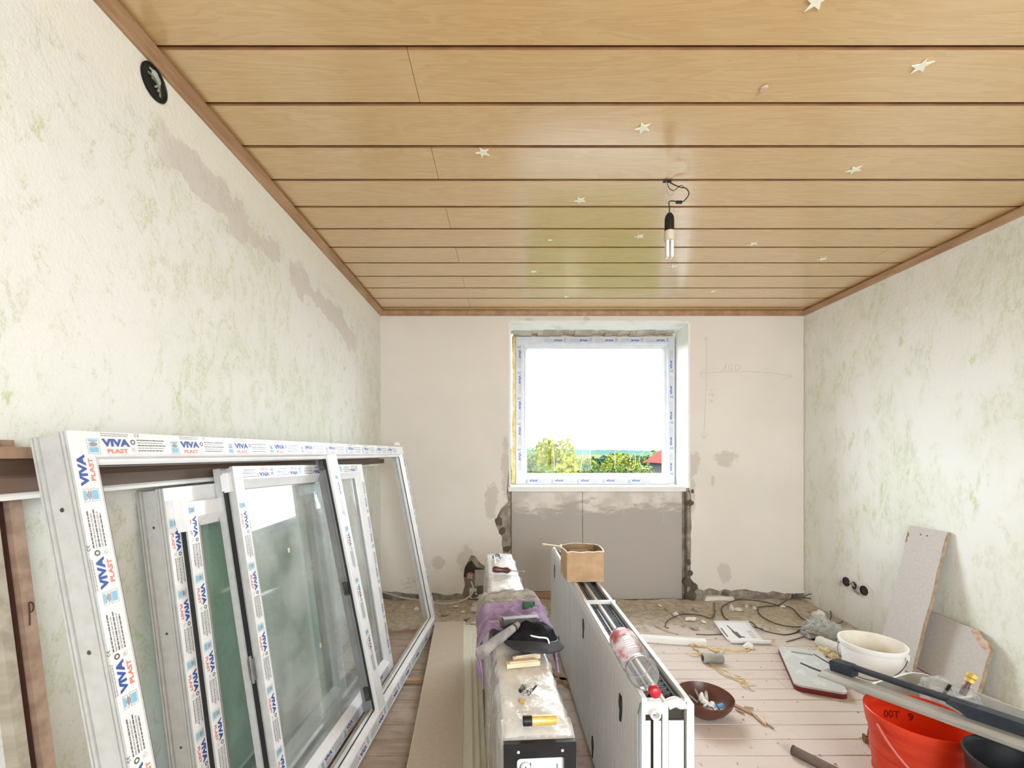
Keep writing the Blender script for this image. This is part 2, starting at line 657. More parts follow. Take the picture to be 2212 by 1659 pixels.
def make_print(full=True, bare=False, short=False):
    """one repeat of the film print, 0.22 long; baseline strip -0.02 .. 0.03"""
    mb = MB()
    r = random.Random(3)
    # open-window logo
    frame_rect(mb, .002, .030, -.018, .000, .0010, 3)
    rect(mb, .006, .026, -.015, -.003, 3 if bare else 4)
    frame_rect(mb, .002, .030, .004, .016, .0008, 3)
    rect(mb, .006, .026, .009, .014, 4)
    mb.add([(.006, .004, 0), (.012, -.001, 0), (.020, -.001, 0), (.026, .004, 0), (.016, .010, 0)], [(0, 1, 2, 3, 4)], 3)
    put_text(mb, 'VIVA', .0265 if bare else .0225, .036, -.006 if bare else 0, .076 if bare else .068, .0012, 0)
    if not bare:
        put_text(mb, 'PLAST', .0135, .046, -.0165, .050, .0004, 1)
    if short:
        return mb.mesh('film_print', PRINT_MATS)
    ring(mb, .113, .010, .0035, .0062, 2)
    ring(mb, .113, -.010, .0040, .0047, 3, n=8)
    ring(mb, .110, -.007, .0030, .0036, 3, n=8)
    for k in range(5):
        x = .124
        y = .014 - k * .0065
        end = .208 - r.random() * .02
        while x < end:
            l = .003 + r.random() * .008
            rect(mb, x, min(x + l, end), y, y + .0026, 2 if k % 2 == 0 and not bare else 3)
            x += l + .0014
    if full:
        for k in range(2):
            x = .036
            y = .0225 + k * .0045
            while x < .10:
                l = .002 + r.random() * .005
                rect(mb, x, x + l, y, y + .0022, 3)
                x += l + .0012
        ring(mb, .124, .0265, .0026, .0038, 2, PI * .35, PI * 1.65, 8)
        ring(mb, .131, .0265, .0026, .0038, 2, PI * .35, PI * 1.65, 8)
        rect(mb, .128, .132, .0262, .0270, 2)
    return mb.mesh('film_print', PRINT_MATS)


PRINT = make_print(True)
PRINT_S = make_print(False)
PRINT_W = make_print(False, True)
PRINT_C = make_print(False, False, True)


def prints_along(rail, x0, y0, ang, length, face, mesh=None, scale=1.0, start=.01, period=.22, z=.0007, skip=()):
    """row of film prints in the rail's local plane; (x0,y0) = start of the centre line, ang = reading direction"""
    n = int((length - start - .212 * scale) / (period * scale)) + 1
    for k in range(n):
        if k in skip:
            continue
        s = start + k * period * scale
        o = link('film_print', mesh or PRINT_S, rail)
        o.location = (x0 + math.cos(ang) * s, y0 + math.sin(ang) * s, z)
        o.rotation_euler = (0, 0, ang)
        o.scale = (scale, scale, 1)


# ------------------------------------------------------------------ plastic window frames
PROF_FRAME = [(0, 0), (.050, 0), (.056, -.003), (.060, -.012), (.066, -.014), (.072, -.018), (.072, -.044), (.050, -.046), (.050, -.082),
              (0, -.082), (0, -.0775), (.008, -.077), (.008, -.0745), (0, -.074), (0, -.068), (.008, -.0675), (.008, -.0655), (.003, -.065), (.003, -.026), (.008, -.0255), (.008, -.0235), (0, -.023),
              (0, -.0175), (.008, -.017), (.008, -.0145), (0, -.014), (0, -.008), (.006, -.0075), (.006, -.0055), (0, -.005)]
PROF_SASH = [(0, 0), (.046, 0), (.052, -.004), (.062, -.010), (.078, -.018), (.080, -.022), (.080, -.050), (.012, -.064), (.012, -.070), (0, -.070),
             (0, -.050), (.008, -.046), (.008, -.030), (.004, -.026), (.004, -.014), (0, -.012)]


def rails(prof, W, H, root, mats, names=('bottom_rail', 'stile', 'top_rail', 'stile'), film_to=.05, z0=0.0, ox=0.0, oy=0.0):
    out = []
    cs = [lambda t: (ox + t, oy + t), lambda t: (ox + W - t, oy + t), lambda t: (ox + W - t, oy + H - t), lambda t: (ox + t, oy + H - t)]
    for i in range(4):
        a, b = cs[i], cs[(i + 1) % 4]
        mb = MB()
        n = len(prof)
        vs = [(*a(t), z + z0) for t, z in prof] + [(*b(t), z + z0) for t, z in prof]
        fs, ms = [], []
        for k in range(n):
            k2 = (k + 1) % n
            fs.append((k, n + k, n + k2, k2))
            t0, zz0 = prof[k]
            t1, zz1 = prof[k2]
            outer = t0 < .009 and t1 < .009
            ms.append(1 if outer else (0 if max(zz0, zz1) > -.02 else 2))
        mb.v = [Vector(p) for p in vs]
        mb.f = [list(f) for f in fs] + [list(range(n))[::-1], [n + k for k in range(n)]]
        mb.m = ms + [2, 2]
        o = mb.build(names[i], mats)
        o.parent = root
        out.append(o)
    return out


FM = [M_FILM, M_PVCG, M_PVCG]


def lean_root(name, label, cat, N, Fp, up, group=None):
    o = link(name, None)
    o.empty_display_size = .1
    M = basis(N, Vector(Fp) - Vector(N), up)
    o.matrix_world = M
    return tag(o, label, cat, group)


def screw_dots(root, pts, r=.0035):
    for (x, y, z) in pts:
        mb = MB()
        mb.lathe([(r, 0), (r * .8, .0012), (r * .2, .0006)], 10, M=Matrix.Translation((x, y, z)) @ Matrix.Rotation(-PI / 2, 4, 'Y'))
        mb.build('screw', M_DKSTEEL, root)


# ================================================================== STRUCTURE
# floor: slab + single boards
o = MB().box(XL - .3, XR + .3, YF - .3, YB + .5, -.12, -.026).build('floor', M_SUB)
FLOOR = struct(o)
board_w = .105
k = 0
y = YF
while y < YB:
    y1 = min(y + board_w - .003, YB + .05)
    cuts = [XL, XR]
    if k % 3 == 1:
        cuts = [XL, .2 + .9 * rng.random(), XR]
    elif k % 7 == 3:
        cuts = [XL, 1.5 + .6 * rng.random(), XR]
    for a, b in zip(cuts[:-1], cuts[1:]):
        mb = MB()
        dz = -.0015 * rng.random()
        h = .0025
        x0, x1, ya, yb = a + .001, b - .0015, y, y1
        vs = [(x0, ya, -.025), (x1, ya, -.025), (x1, yb, -.025), (x0, yb, -.025),
              (x0, ya, dz - h), (x1, ya, dz - h), (x1, yb, dz - h), (x0, yb, dz - h),
              (x0 + h, ya + h, dz), (x1 - h, ya + h, dz), (x1 - h, yb - h, dz), (x0 + h, yb - h, dz)]
        fs = [(0, 3, 2, 1), (8, 9, 10, 11)]
        for q in range(4):
            q2 = (q + 1) % 4
            fs += [(q, q2, 4 + q2, 4 + q), (4 + q, 4 + q2, 8 + q2, 8 + q)]
        mb.add(vs, fs)
        mb.build('floorboard', M_FLOOR, FLOOR)
    y += board_w
    k += 1

# ceiling: slab + laminate panels with end joints
o = MB().box(XL - .3, XR + .3, YF - .3, YB + .5, ZC + .012, ZC + .2).build('ceiling', M_DARK)
CEIL = struct(o)
pw = .2143
y0 = 1.326 - 14 * pw
for k in range(26):
    ya, yb = y0 + k * pw, y0 + (k + 1) * pw
    if yb < YF or ya > YB:
        continue
    ya, yb = max(ya, YF) + .003, min(yb, YB) - .003
    if yb - ya < .02:
        continue
    cuts = [XL, -.298, 2.30, XR] if (k - 14) % 2 == 0 else [XL, XR]
    for a, b in zip(cuts[:-1], cuts[1:]):
        g = .005
        x0, x1 = a + .0008, b - .0008
        zz = ZC
        vs = [(x0, ya, zz + .012), (x1, ya, zz + .012), (x1, yb, zz + .012), (x0, yb, zz + .012),
              (x0, ya, zz + .004), (x1, ya, zz + .004), (x1, yb, zz + .004), (x0, yb, zz + .004),
              (x0, ya + g, zz), (x1, ya + g, zz), (x1, yb - g, zz), (x0, yb - g, zz)]
        fs = [(0, 1, 2, 3), (11, 10, 9, 8)]
        for q in range(4):
            q2 = (q + 1) % 4
            fs += [(q2, q, 4 + q, 4 + q2), (4 + q2, 4 + q, 8 + q, 8 + q2)]
        mb = MB().add(vs, fs)
        for q in (2, 3, 6, 7):
            mb.m[q] = 1
        mb.build('ceiling_panel', [M_CEIL, M_GROOVE], CEIL)

# cornice strips
TP = [(0, 0), (.020, 0), (.020, -.007), (.036, -.009), (.036, -.015), (.029, -.021), (.026, -.029), (.014, -.035), (.010, -.042), (0, -.042)]


def trim(name, a, b, inward):
    a, b, i = Vector(a), Vector(b), Vector(inward)
    mb = MB()
    n = len(TP)
    vs = [a + i * t + Vector((0, 0, z)) for t, z in TP] + [b + i * t + Vector((0, 0, z)) for t, z in TP]
    mb.add(vs, [(k, (k + 1) % n, n + (k + 1) % n, n + k) for k in range(n)] + [tuple(range(n)), tuple(range(n, 2 * n))[::-1]])
    struct(mb.build(name, M_TRIM))


trim('trim_1', (XL, YF, ZC), (XL, YB, ZC), (1, 0, 0))
trim('trim_2', (XL, YB, ZC), (XR, YB, ZC), (0, -1, 0))
trim('trim_3', (XR, YB, ZC), (XR, YF, ZC), (-1, 0, 0))
trim('trim_4', (XR, YF, ZC), (XL, YF, ZC), (0, 1, 0))

# side walls
WALL_L = struct(MB().box(XL - .25, XL, YF - .3, YB + .4, -.1, ZC + .1).build('wall_left', M_WL))
WALL_R = struct(MB().box(XR, XR + .25, YF - .3, YB + .4, -.1, ZC + .1).build('wall_right', M_WR))

# back wall: masonry core, parapet under the window, plaster skin with torn edges
WX0, WX1, WZ1 = .044, 1.574, 2.40
mb = MB()
yc = YB + .018
mb.box(XL - .1, WX0, yc, YB + .42, -.1, ZC + .1)
mb.box(WX1, XR + .1, yc, YB + .42, -.1, ZC + .1)
mb.box(WX0, WX1, yc, YB + .42, WZ1, ZC + .1)
mb.box(WX0, WX1, YB + .085, YB + .42, -.1, .945)
WALL_B = struct(mb.build('wall_back', M_CORE))


def jag(a, b, n, amp, r):
    out = []
    for k in range(1, n):
        t = k / n
        out.append((a[0] + (b[0] - a[0]) * t + r.uniform(-amp, amp) * .6, a[1] + (b[1] - a[1]) * t + r.uniform(-amp, amp)))
    return out


r = random.Random(21)
pts = [(XL, .085)]
pts += jag((XL, .085), (-.372, .065), 16, .014, r)
pts += [(-.372, .065), (-.350, .14), (-.362, .22), (-.352, .29), (-.318, .36), (-.296, .40), (-.262, .395), (-.225, .34), (-.17, .30), (-.12, .31), (-.10, .26), (-.08, .10), (-.06, .07)]
pts += jag((-.06, .07), (-.01, .06), 3, .01, r)
pts += [(-.01, .06)]
pts += jag((-.01, .06), (-.03, .55), 9, .012, r)
pts += [(-.03, .55), (-.085, .66), (-.07, .74), (-.04, .80), (.02, .86), (.01, .95), (.025, 1.12), (.040, 1.2), (WX0, 1.35), (WX0, WZ1), (WX1, WZ1), (WX1, 1.0), (WX1 + .02, .93)]
pts += jag((WX1 + .02, .93), (WX1 + .025, .70), 5, .010, r)
pts += [(WX1 + .025, .70)]
pts += jag((WX1 + .025, .70), (WX1 + .02, .20), 8, .008, r)
pts += [(WX1 + .02, .20), (WX1 + .09, .11)]
pts += jag((WX1 + .09, .11), (XR, .075), 20, .014, r)
pts += [(XR, .075), (XR, ZC + .05), (XL, ZC + .05)]
mb = MB()
mb.prism(pts, 0, .018, M=Matrix(((1, 0, 0, 0), (0, 0, 1, YB), (0, 1, 0, 0), (0, 0, 0, 1))))
o = mb.build('plaster_layer', M_WB, WALL_B)
o.modifiers.new('tri', 'TRIANGULATE')
# window reveals (smooth white plaster on both cheeks and the lintel)
mb = MB()
mb.box(WX1 - .002, WX1 + .016, YB - .001, YB + .40, .98, WZ1)
mb.build('reveal', M_REVEAL, WALL_B)
mb = MB()
mb.box(WX0 - .016, WX0 + .002, YB - .001, YB + .40, 1.0, WZ1)
mb.build('reveal', M_REVEAL, WALL_B)
mb = MB()
mb.box(WX0, WX1, YB - .001, YB + .40, WZ1 - .004, WZ1 + .02)
mb.build('reveal', M_REVEAL, WALL_B)
# ragged lip of brown plaster under the lintel
mb = MB()
r = random.Random(5)
for k in range(26):
    x = .07 + k * .056
    h = .018 + .022 * r.random()
    mb.box(x, x + .058, YB + .19 + .03 * r.random(), YB + .30, WZ1 - .006 - h, WZ1 - .004)
mb.build('broken_lip', mat('greyish_mortar', (.46, .41, .35), (.34, .29, .235), scale=9, rough=.95, bump=.6, bscale=30), WALL_B)

# plasterboard sheets in the niche under the sill
for (x0, x1, z0) in ((.052, .671, .072), (.675, 1.542, .004)):
    MB().box(x0, x1, YB + .060, YB + .0725, z0, .948).build('plasterboard_sheet', M_BOARD, WALL_B)
MB().box(.052, .66, YB + .066, YB + .083, 0, .066).build('niche_board', M_LATH, WALL_B)
# loose lumps of masonry left on the niche edges and in the torn foot of the wall
r = random.Random(11)


def lump(seed, sub=2):
    rr = random.Random(seed)
    bm = bmesh.new()
    bmesh.ops.create_icosphere(bm, subdivisions=sub, radius=1)
    off = rr.uniform(0, 50)
    for v in bm.verts:
        n = 1 + .55 * nz(v.co.x * 1.3 + off, v.co.y * 1.3, v.co.z * 1.3) + .18 * nz(v.co.x * 4 + off, v.co.y * 4, v.co.z * 4)
        v.co = v.co * n
        v.co.z = max(v.co.z, -.55)
    me = bpy.data.meshes.new('lump')
    bm.to_mesh(me)
    bm.free()
    return me


def lump_with(m, seed, sub=2):
    me = lump(seed, sub)
    me.materials.append(m)
    return me


LUMPS = [lump_with(M_CORE, 30 + i) for i in range(4)]
for (x, z, s) in [(1.60, .05, .05), (1.63, .13, .045), (1.58, .16, .035), (1.60, .24, .03), (1.585, .34, .025), (-.02, .05, .04), (.02, .12, .03), (.0, .30, .03),
                  (.01, .45, .028), (-.03, .60, .03), (-.06, .70, .035), (-.20, .10, .045), (-.16, .04, .05), (-.27, .05, .04), (1.59, .85, .03), (1.60, .95, .025), (2.5, .05, .035), (1.9, .04, .03)]:
    o = link('masonry_lump', LUMPS[r.randrange(4)], WALL_B)
    o.location = (x, YB + .018, z)
    o.scale = (s, s * .7, s * (1 + r.random() * .5))
    o.rotation_euler = (r.random() * 3, r.random() * 3, r.random() * 3)
# white mortar block at the wall's foot
mb = MB()
mb.prism([(1.70, .005), (1.97, .005), (1.95, .045), (1.86, .052), (1.72, .05)], YB - .02, YB + .03, M=Matrix(((1, 0, 0, 0), (0, 0, 1, 0), (0, 1, 0, 0), (0, 0, 0, 1))))
mb.build('mortar_block', M_PLAIN, WALL_B)

# wall behind the camera with its wide window
mb = MB()
mb.box(XL - .2, .0, YF - .3, YF, -.1, ZC + .1)
mb.box(2.0, XR + .2, YF - .3, YF, -.1, ZC + .1)
mb.box(.0, 2.0, YF - .3, YF, -.1, .8)
mb.box(.0, 2.0, YF - .3, YF, 2.3, ZC + .1)
WALL_F = struct(mb.build('wall_front', M_PLAIN))
o = MB().box(.0, 2.0, YF - .22, YF - .15, .8, .87).box(.0, 2.0, YF - .22, YF - .15, 2.23, 2.3).box(.0, .07, YF - .22, YF - .15, .87, 2.23).box(1.93, 2.0, YF - .22, YF - .15, .87, 2.23).box(.965, 1.035, YF - .22, YF - .15, .87, 2.23).build('window_2', M_PVC)
struct(o)

# ------------------------------------------------------------------ window in the back wall
WIN = link('window_1', None)
struct(WIN)
WW, WH = 1.462, 1.36
WIN.matrix_world = basis((.098, 4.055, .993), (1, 0, 0), (0, 0, 1))
PROF_WIN = [(0, 0), (.062, 0), (.066, -.003), (.070, -.012), (.084, -.016), (.096, -.026), (.098, -.030), (.098, -.060), (.0, -.075)]
rl = rails(PROF_WIN, WW, WH, WIN, [mat('backlit_shade_frame_film', (.62, .63, .67), (.57, .58, .62), scale=8, rough=.45), M_PVC, M_PVC], ('frame_rail', 'frame_stile', 'frame_rail', 'frame_stile'))  # film colour darkened and blued to carry the frame's backlit shade
prints_along(rl[0], .06, .030, 0, WW - .1, 0, PRINT_W, 1.05, .02, .225)
prints_along(rl[2], WW - .03, WH - .030, PI, WW - .1, 0, PRINT_W, 1.05, .02, .225)
prints_along(rl[3], .030, WH - .06, -PI / 2, WH - .1, 0, PRINT_W, 1.05, .02, .225)
prints_along(rl[1], WW - .030, .06, PI / 2, WH - .1, 0, PRINT_W, 1.05, .02, .225)
MB().box(.09, WW - .09, .09, WH - .09, -.042, -.038).build('pane', M_GLASS_W, WIN)
mb = MB()
for (a, b, c, d) in ((.09, WW - .09, .088, .102), (.09, WW - .09, WH - .102, WH - .088), (.088, .102, .1, WH - .1), (WW - .102, WW - .088, .1, WH - .1)):
    mb.box(a, b, c, d, -.037, -.033)
mb.build('glazing_seal', M_PVCG, WIN)
# foam bead round the frame
mb = MB()
r = random.Random(2)


def bead(p0, p1, wd):
    n = 40
    P = [Vector(p0).lerp(Vector(p1), i / n) for i in range(n + 1)]
    mb.tube(P, [wd * (.8 + .4 * r.random()) for _ in P], 8)


bead((-.016, 0, -.035), (-.016, WH + .012, -.035), .022)
bead((WW + .004, 0, -.05), (WW + .004, WH, -.05), .016)
bead((0, WH + .012, -.04), (WW, WH + .012, -.04), .020)
mb.build('foam_bead', M_FOAM, WIN, smooth=True, sharp=0)
# small fixing shims at the right side
for yy in (.02, WH - .09):
    MB().box(WW + .002, WW + .014, yy, yy + .075, -.03, -.004).build('fixing_clip', M_STEEL, WIN)
# soap-like strokes left on the glass
mb = MB()
for pts_ in ([(.36, .13), (.34, .40)], [(.70, .14), (.69, .32), (.70, .42)], [(.92, .14), (.92, .40)], [(.55, .16), (.60, .14), (.62, .30)],
             [(1.02, .15), (1.08, .13), (1.11, .18), (1.11, .28)], [(1.27, .28), (1.21, .31), (1.16, .27), (1.15, .21), (1.18, .15), (1.25, .14)], [(1.28, .78), (1.32, .80)]):
    mb.tube([(x, y, -.0375) for x, y in pts_], .0013, 4, smooth_path=6)
mb.build('soap_mark', M_WHITE, WIN)
# sill board
o = MB().box(.024, 1.556, YB + .012, 4.075, .948, .990).build('window_sill', M_WHITE, WIN)
o.matrix_parent_inverse = WIN.matrix_world.inverted()

# ================================================================== LEANING WINDOW FRAMES (left wall)
# big two-field outer frame in front
LN1 = (-.198, 0, .98)
ROOT = lean_root('window_frame', 'large empty white two-field window frame with printed film, frontmost of those leaning on the left wall', 'window frame',
                 (-.644, .893, .016), (-.507, 3.275, .016), LN1)
W1, H1 = 2.386, 1.337
rl = rails(PROF_FRAME, W1, H1, ROOT, FM)
prints_along(rl[2], .015, H1 - .032, 0, W1, 0, PRINT, 1.0, .02)
prints_along(rl[3], .026, .03, PI / 2, H1, 0, PRINT, 1.0, .052)
o = link('film_print', PRINT_C, rl[3])
o.location = (.026, .03 + .052 + 1.1, .0007)
o.rotation_euler = (0, 0, PI / 2)
prints_along(rl[0], W1 - .03, .028, PI, W1, 0, PRINT_S, 1.0, .02)
prints_along(rl[1], W1 - .026, H1 - .03, -PI / 2, H1, 0, PRINT_S, 1.0, .02)
mb = MB()
MX = 1.20
mp = [(-.040, 0), (.040, 0), (.043, -.006), (.043, -.016), (.036, -.020), (.036, -.040), (.020, -.044), (.020, -.08), (-.020, -.08), (-.020, -.044), (-.036, -.040), (-.036, -.020), (-.043, -.016), (-.043, -.006)]
n = len(mp)
vs = [(MX + a, .055, z) for a, z in mp] + [(MX + a, H1 - .055, z) for a, z in mp]
mb.v = [Vector(p) for p in vs]
mb.f = [[k, (k + 1) % n, n + (k + 1) % n, n + k] for k in range(n)]
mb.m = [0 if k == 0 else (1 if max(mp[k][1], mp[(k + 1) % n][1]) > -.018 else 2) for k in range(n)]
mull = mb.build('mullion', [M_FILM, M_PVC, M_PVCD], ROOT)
prints_along(mull, MX - .004, H1 - .06, -PI / 2, H1 - .1, 0, PRINT_S, 1.0, .09, .25)
for yy in (H1 - .12, .62, .12):
    MB().box(MX - .047, MX - .038, yy, yy + .06, -.052, -.030).build('keeper_plate', M_DKSTEEL, ROOT)
# dark rubber seals along the inner edges
mb = MB()
for (a, b, c, d) in ((.068, MX - .045, .068, .074), (MX + .045, W1 - .068, .068, .074), (.068, MX - .045, H1 - .074, H1 - .068), (MX + .045, W1 - .068, H1 - .074, H1 - .068),
                     (.068, .074, .07, H1 - .07), (MX - .049, MX - .043, .07, H1 - .07), (MX + .043, MX + .049, .07, H1 - .07), (W1 - .074, W1 - .068, .07, H1 - .07)):
    mb.box(a, b, c, d, -.024, -.019)
mb.build('rubber_seal', M_GASK, ROOT)
screw_dots(ROOT, [(.0028, H1 - .16, -.044), (.0028, H1 - .46, -.044), (.0028, H1 - .77, -.044), (.0028, .25, -.044)], .005)

# glazed sash behind it
LN2 = (-.2, 0, 1.19)
SB = lean_root('glazed_window', 'glazed white window sash leaning behind the big two-field frame, pane mirroring the window', 'window sash',
               (-.722, 1.45, .04), (-.663, 2.60, .018), LN2)
W2, H2 = 1.155, 1.212
rl = rails(PROF_SASH, W2, H2, SB, FM)
prints_along(rl[2], W2 - .02, H2 - .024, PI, W2, 0, PRINT_S, .95, .06)
prints_along(rl[3], .022, H2 - .02, -PI / 2, H2, 0, PRINT_S, .95, .10)
prints_along(rl[0], .02, .024, 0, W2, 0, PRINT_S, .95, .02)
prints_along(rl[1], W2 - .022, .02, PI / 2, H2, 0, PRINT_S, .95, .06)
MB().box(.076, W2 - .076, .076, H2 - .076, -.034, -.030).build('pane', M_GLASS_B, SB)
mb = MB()
for (a, b, c, d) in ((.074, W2 - .074, .074, .084), (.074, W2 - .074, H2 - .084, H2 - .074), (.074, .084, .08, H2 - .08), (W2 - .084, W2 - .074, .08, H2 - .08)):
    mb.box(a, b, c, d, -.050, -.031)
mb.build('spacer_bar', M_SPACER, SB)
mb = MB().box(-.006, .004, .05, H2 - .05, -.040, -.030)
mb.build('rubber_seal', M_GASK, SB)
MB().box(-.016, -.0005, H2 - .085, H2 - .02, -.030, -.010).box(-.020, -.012, H2 - .080, H2 - .025, -.034, -.012).build('hinge_cap', M_WHITE, SB)
MB().box(-.012, -.0005, .50, .57, -.040, -.022).tube([(-.010, .49, -.030), (-.010, .58, -.030)], .005, 8).build('lock_cam', M_STEEL, SB)
for (x, y) in ((.30, .86), (.43, .42), (.60, .25), (.86, .95)):
    MB().box(x, x + .012, y, y + .018, -.0298, -.028).build('paper_spacer', M_PALEWOOD, SB)

# full window unit (frame with closed sash) against the wall
LN3 = (-.15, 0, 1.18)
SA = lean_root('window_unit', 'closed white window unit with greenish pane, innermost against the wall behind the glazed sash', 'window unit',
               (-.845, 1.27, .014), (-.815, 2.28, .014), LN3)
W3, H3 = 1.01, 1.172
rl = rails(PROF_FRAME, W3, H3, SA, FM)
prints_along(rl[3], .024, H3 - .02, -PI / 2, H3, 0, PRINT_S, .95, .07)
rl2 = rails(PROF_SASH, W3 - .10, H3 - .10, SA, FM, ('sash_bottom_rail', 'sash_stile', 'sash_top_rail', 'sash_stile'), z0=.018, ox=.05, oy=.05)
prints_along(rl2[3], .05 + .024, H3 - .06, -PI / 2, H3 - .1, 0, PRINT_S, .95, .0, z=.0187)
MB().box(.125, W3 - .125, .125, H3 - .125, -.016, -.012).build('pane', M_GLASS_A, SA)
MB().box(.046, .050, .06, H3 - .06, -.004, .012).build('rubber_seal', M_GASK, SA)
MB().box(.028, .048, H3 - .12, H3 - .035, .001, .030).box(.030, .056, H3 - .135, H3 - .115, .004, .034).build('hinge_cap', M_WHITE, SA)
screw_dots(SA, [(.0028, H3 - .11, -.044), (.0028, H3 - .42, -.044), (.0028, .42, -.044)], .004)
mb = MB()
for (a, b, c, d) in ((.122, W3 - .122, .122, .132), (.122, W3 - .122, H3 - .132, H3 - .122), (.122, .132, .13, H3 - .13), (W3 - .132, W3 - .122, .13, H3 - .13)):
    mb.box(a, b, c, d, -.0165, -.0115)
mb.build('spacer_bar', M_SPACER, SA)

# long old wooden strips lying along the tops of the frames
zt = 1.184
for (nm, lab, x0, x1, z0, z1, ya, yb, m) in (
        ('wooden_strip', 'long dark brown wooden strip laid along the tops of the leaning frames, upper one', -1.036, -1.006, zt + .050, zt + .084, .30, 3.50, M_OLDWOOD),
        ('wooden_strip', 'long worn brown wooden strip laid along the tops of the leaning frames, lower one', -1.037, -1.000, zt + .014, zt + .050, .25, 3.62, M_OLDWOOD3),
        ('plastic_strip', 'long thin white strip under the brown wooden strips behind the frames', -1.036, -.997, zt, zt + .014, .35, 3.45, M_WHITE),
        ('wooden_strip', 'short light brown batten on top of the pile of strips at the left edge', -1.036, -1.008, zt + .084, zt + .108, .40, .98, M_OLDWOOD2)):
    mb = MB()
    mb.prism([(x0, z0), (x1, z0), (x1, z1 - .006), (x1 - .006, z1), (x0, z1)], ya, yb, M=Matrix(((1, 0, 0, 0), (0, 0, 1, 0), (0, 1, 0, 0), (0, 0, 0, 1))))
    tag(mb.build(nm, m), lab, 'strip')
# old wooden frame post leaning at the left edge
OP = lean_root('wooden_frame_post', 'tall old brown wooden frame post with dark groove, leaning at the left edge', 'frame post', (-.886, .876, .008), (-.886, .946, .008), (-.155, 0, 1.2))
MB().box(0, .020, 0, 1.31, -.026, .0).box(.020, .026, 0, 1.31, -.026, -.006).build('grey_stile', M_GREYWOOD, OP)
MB().box(.026, .043, 0, 1.31, -.026, -.014).build('groove', M_DKWOOD, OP)
MB().box(.043, .068, 0, 1.31, -.026, -.001).build('brown_stile', M_OLDWOOD2, OP)
MB().tube([(.052, .915, -.0005), (.055, .945, -.0005), (.056, .962, -.0005), (.063, .958, -.0005), (.062, .944, -.0005), (.055, .942, -.0005)], .0014, 5, smooth_path=4).build('chalk_mark', M_DKWOOD, OP)
# little white fitting on the frame's top far corner
o = link('plastic_fitting', lump_with(M_WHITE, 77), None)
o.location = (-.785, 3.16, 1.345)
o.scale = (.022, .03, .02)
tag(o, 'small white plastic fitting on the far top corner of the big frame', 'fitting')

# ================================================================== BOARDS ON THE FLOOR
def lath(name, a, b, wd, h, m, lab, group=None, z=0.0):
    a, b = Vector((a[0], a[1], z + h / 2)), Vector((b[0], b[1], z + h / 2))
    o = MB().bar(a, b, wd, h).build(name, m)
    return tag(o, lab, 'wood strip', group)


lath('wooden_lath', (-.56, 2.455), (.37, 2.46), .028, .018, M_LATH, 'thin reddish wooden lath lying crosswise under the panel stack')
a, b = fl(1188, 1450), fl(1228, 1482)
lath('wooden_lath', (a.x, a.y), (b.x + .02, b.y - .05), .03, .018, M_LATH, 'short reddish lath sticking out beside the bare radiator')

M_PBACK = mat('panel_brown_back', (.46, .375, .29), (.50, .41, .32), scale=60, rough=.42, bump=.05)
M_PCREAM = mat('panel_cream_face', (.66, .62, .50), (.60, .56, .44), scale=3, stretch=(9, 1, 9), rough=.45)
rzp = .084
far = fl(940, 1346, .055)
near_len = 2.45
PDIR = Vector((math.sin(rzp), -math.cos(rzp), 0))      # toward the camera
PSIDE = Vector((math.cos(rzp), math.sin(rzp), 0))
names = ['lowest', 'second', 'third', 'uppermost']
for k, (off, wd, z0, z1, fo, m) in enumerate(((.085, .225, .018, .030, .04, M_PCREAM), (.058, .225, .030, .042, .02, M_PCREAM), (.040, .215, .042, .053, .06, M_PCREAM), (0.0, .208, .053, .064, .0, M_PBACK))):
    base = Vector((far.x, far.y, 0)) + PSIDE * off + PDIR * fo
    R = Matrix.Translation(base) @ Matrix.Rotation(rzp, 4, 'Z') @ Matrix.Rotation(PI, 4, 'Z')
    mb = MB()
    # local: x negative = to the picture's right; y = toward the camera
    e = .004
    prof = [(0, z0), (-wd, z0), (-wd - .006, z0 + .004), (-wd - .006, z1 - .005), (-wd, z1), (-.004, z1), (0, z1 - .003)]
    mb.prism(prof, 0, near_len, mi=0, M=R @ Matrix(((1, 0, 0, 0), (0, 0, 1, 0), (0, 1, 0, 0), (0, 0, 0, 1))), mi_side=1)
    n_ = len(prof)
    # top face gets the panel face material, the rims cream
    for fi in range(len(mb.f)):
        pass
    mb.m[2 + 4] = 0
    o = mb.build('ceiling_panel_board', [m, M_PCREAM])
    tag(o, {0: 'lowest cream panel of the low stack lying on the floor', 1: 'second lowest cream panel of the low floor stack',
            2: 'third cream panel from the floor in the low stack', 3: 'brown-backed panel lying uppermost on the low floor stack'}[k], 'panel', 'stack of spare ceiling panels')

# ================================================================== RADIATOR WRAPPED IN FILM
M_WRAP = clear('clear_wrapping_film', (.97, .975, .98), rough=.22, opac=.56, body=(.95, .955, .96), ior=1.45, bump=.5, bscale=26, gboost=1.0)
WR = thing('wrapped_radiator', 'long radiator wrapped in crinkled clear film with black end guard', 'radiator', (.075, .978, 0), .065)
LR = 1.77
mb = MB().box(-.077, .077, .004, LR - .004, .02, .640)
mb.build('body', M_WHITE, WR)
MB().box(-.070, .072, .30, .52, .640, .6435).build('cardboard_strip', M_CARD, WR)


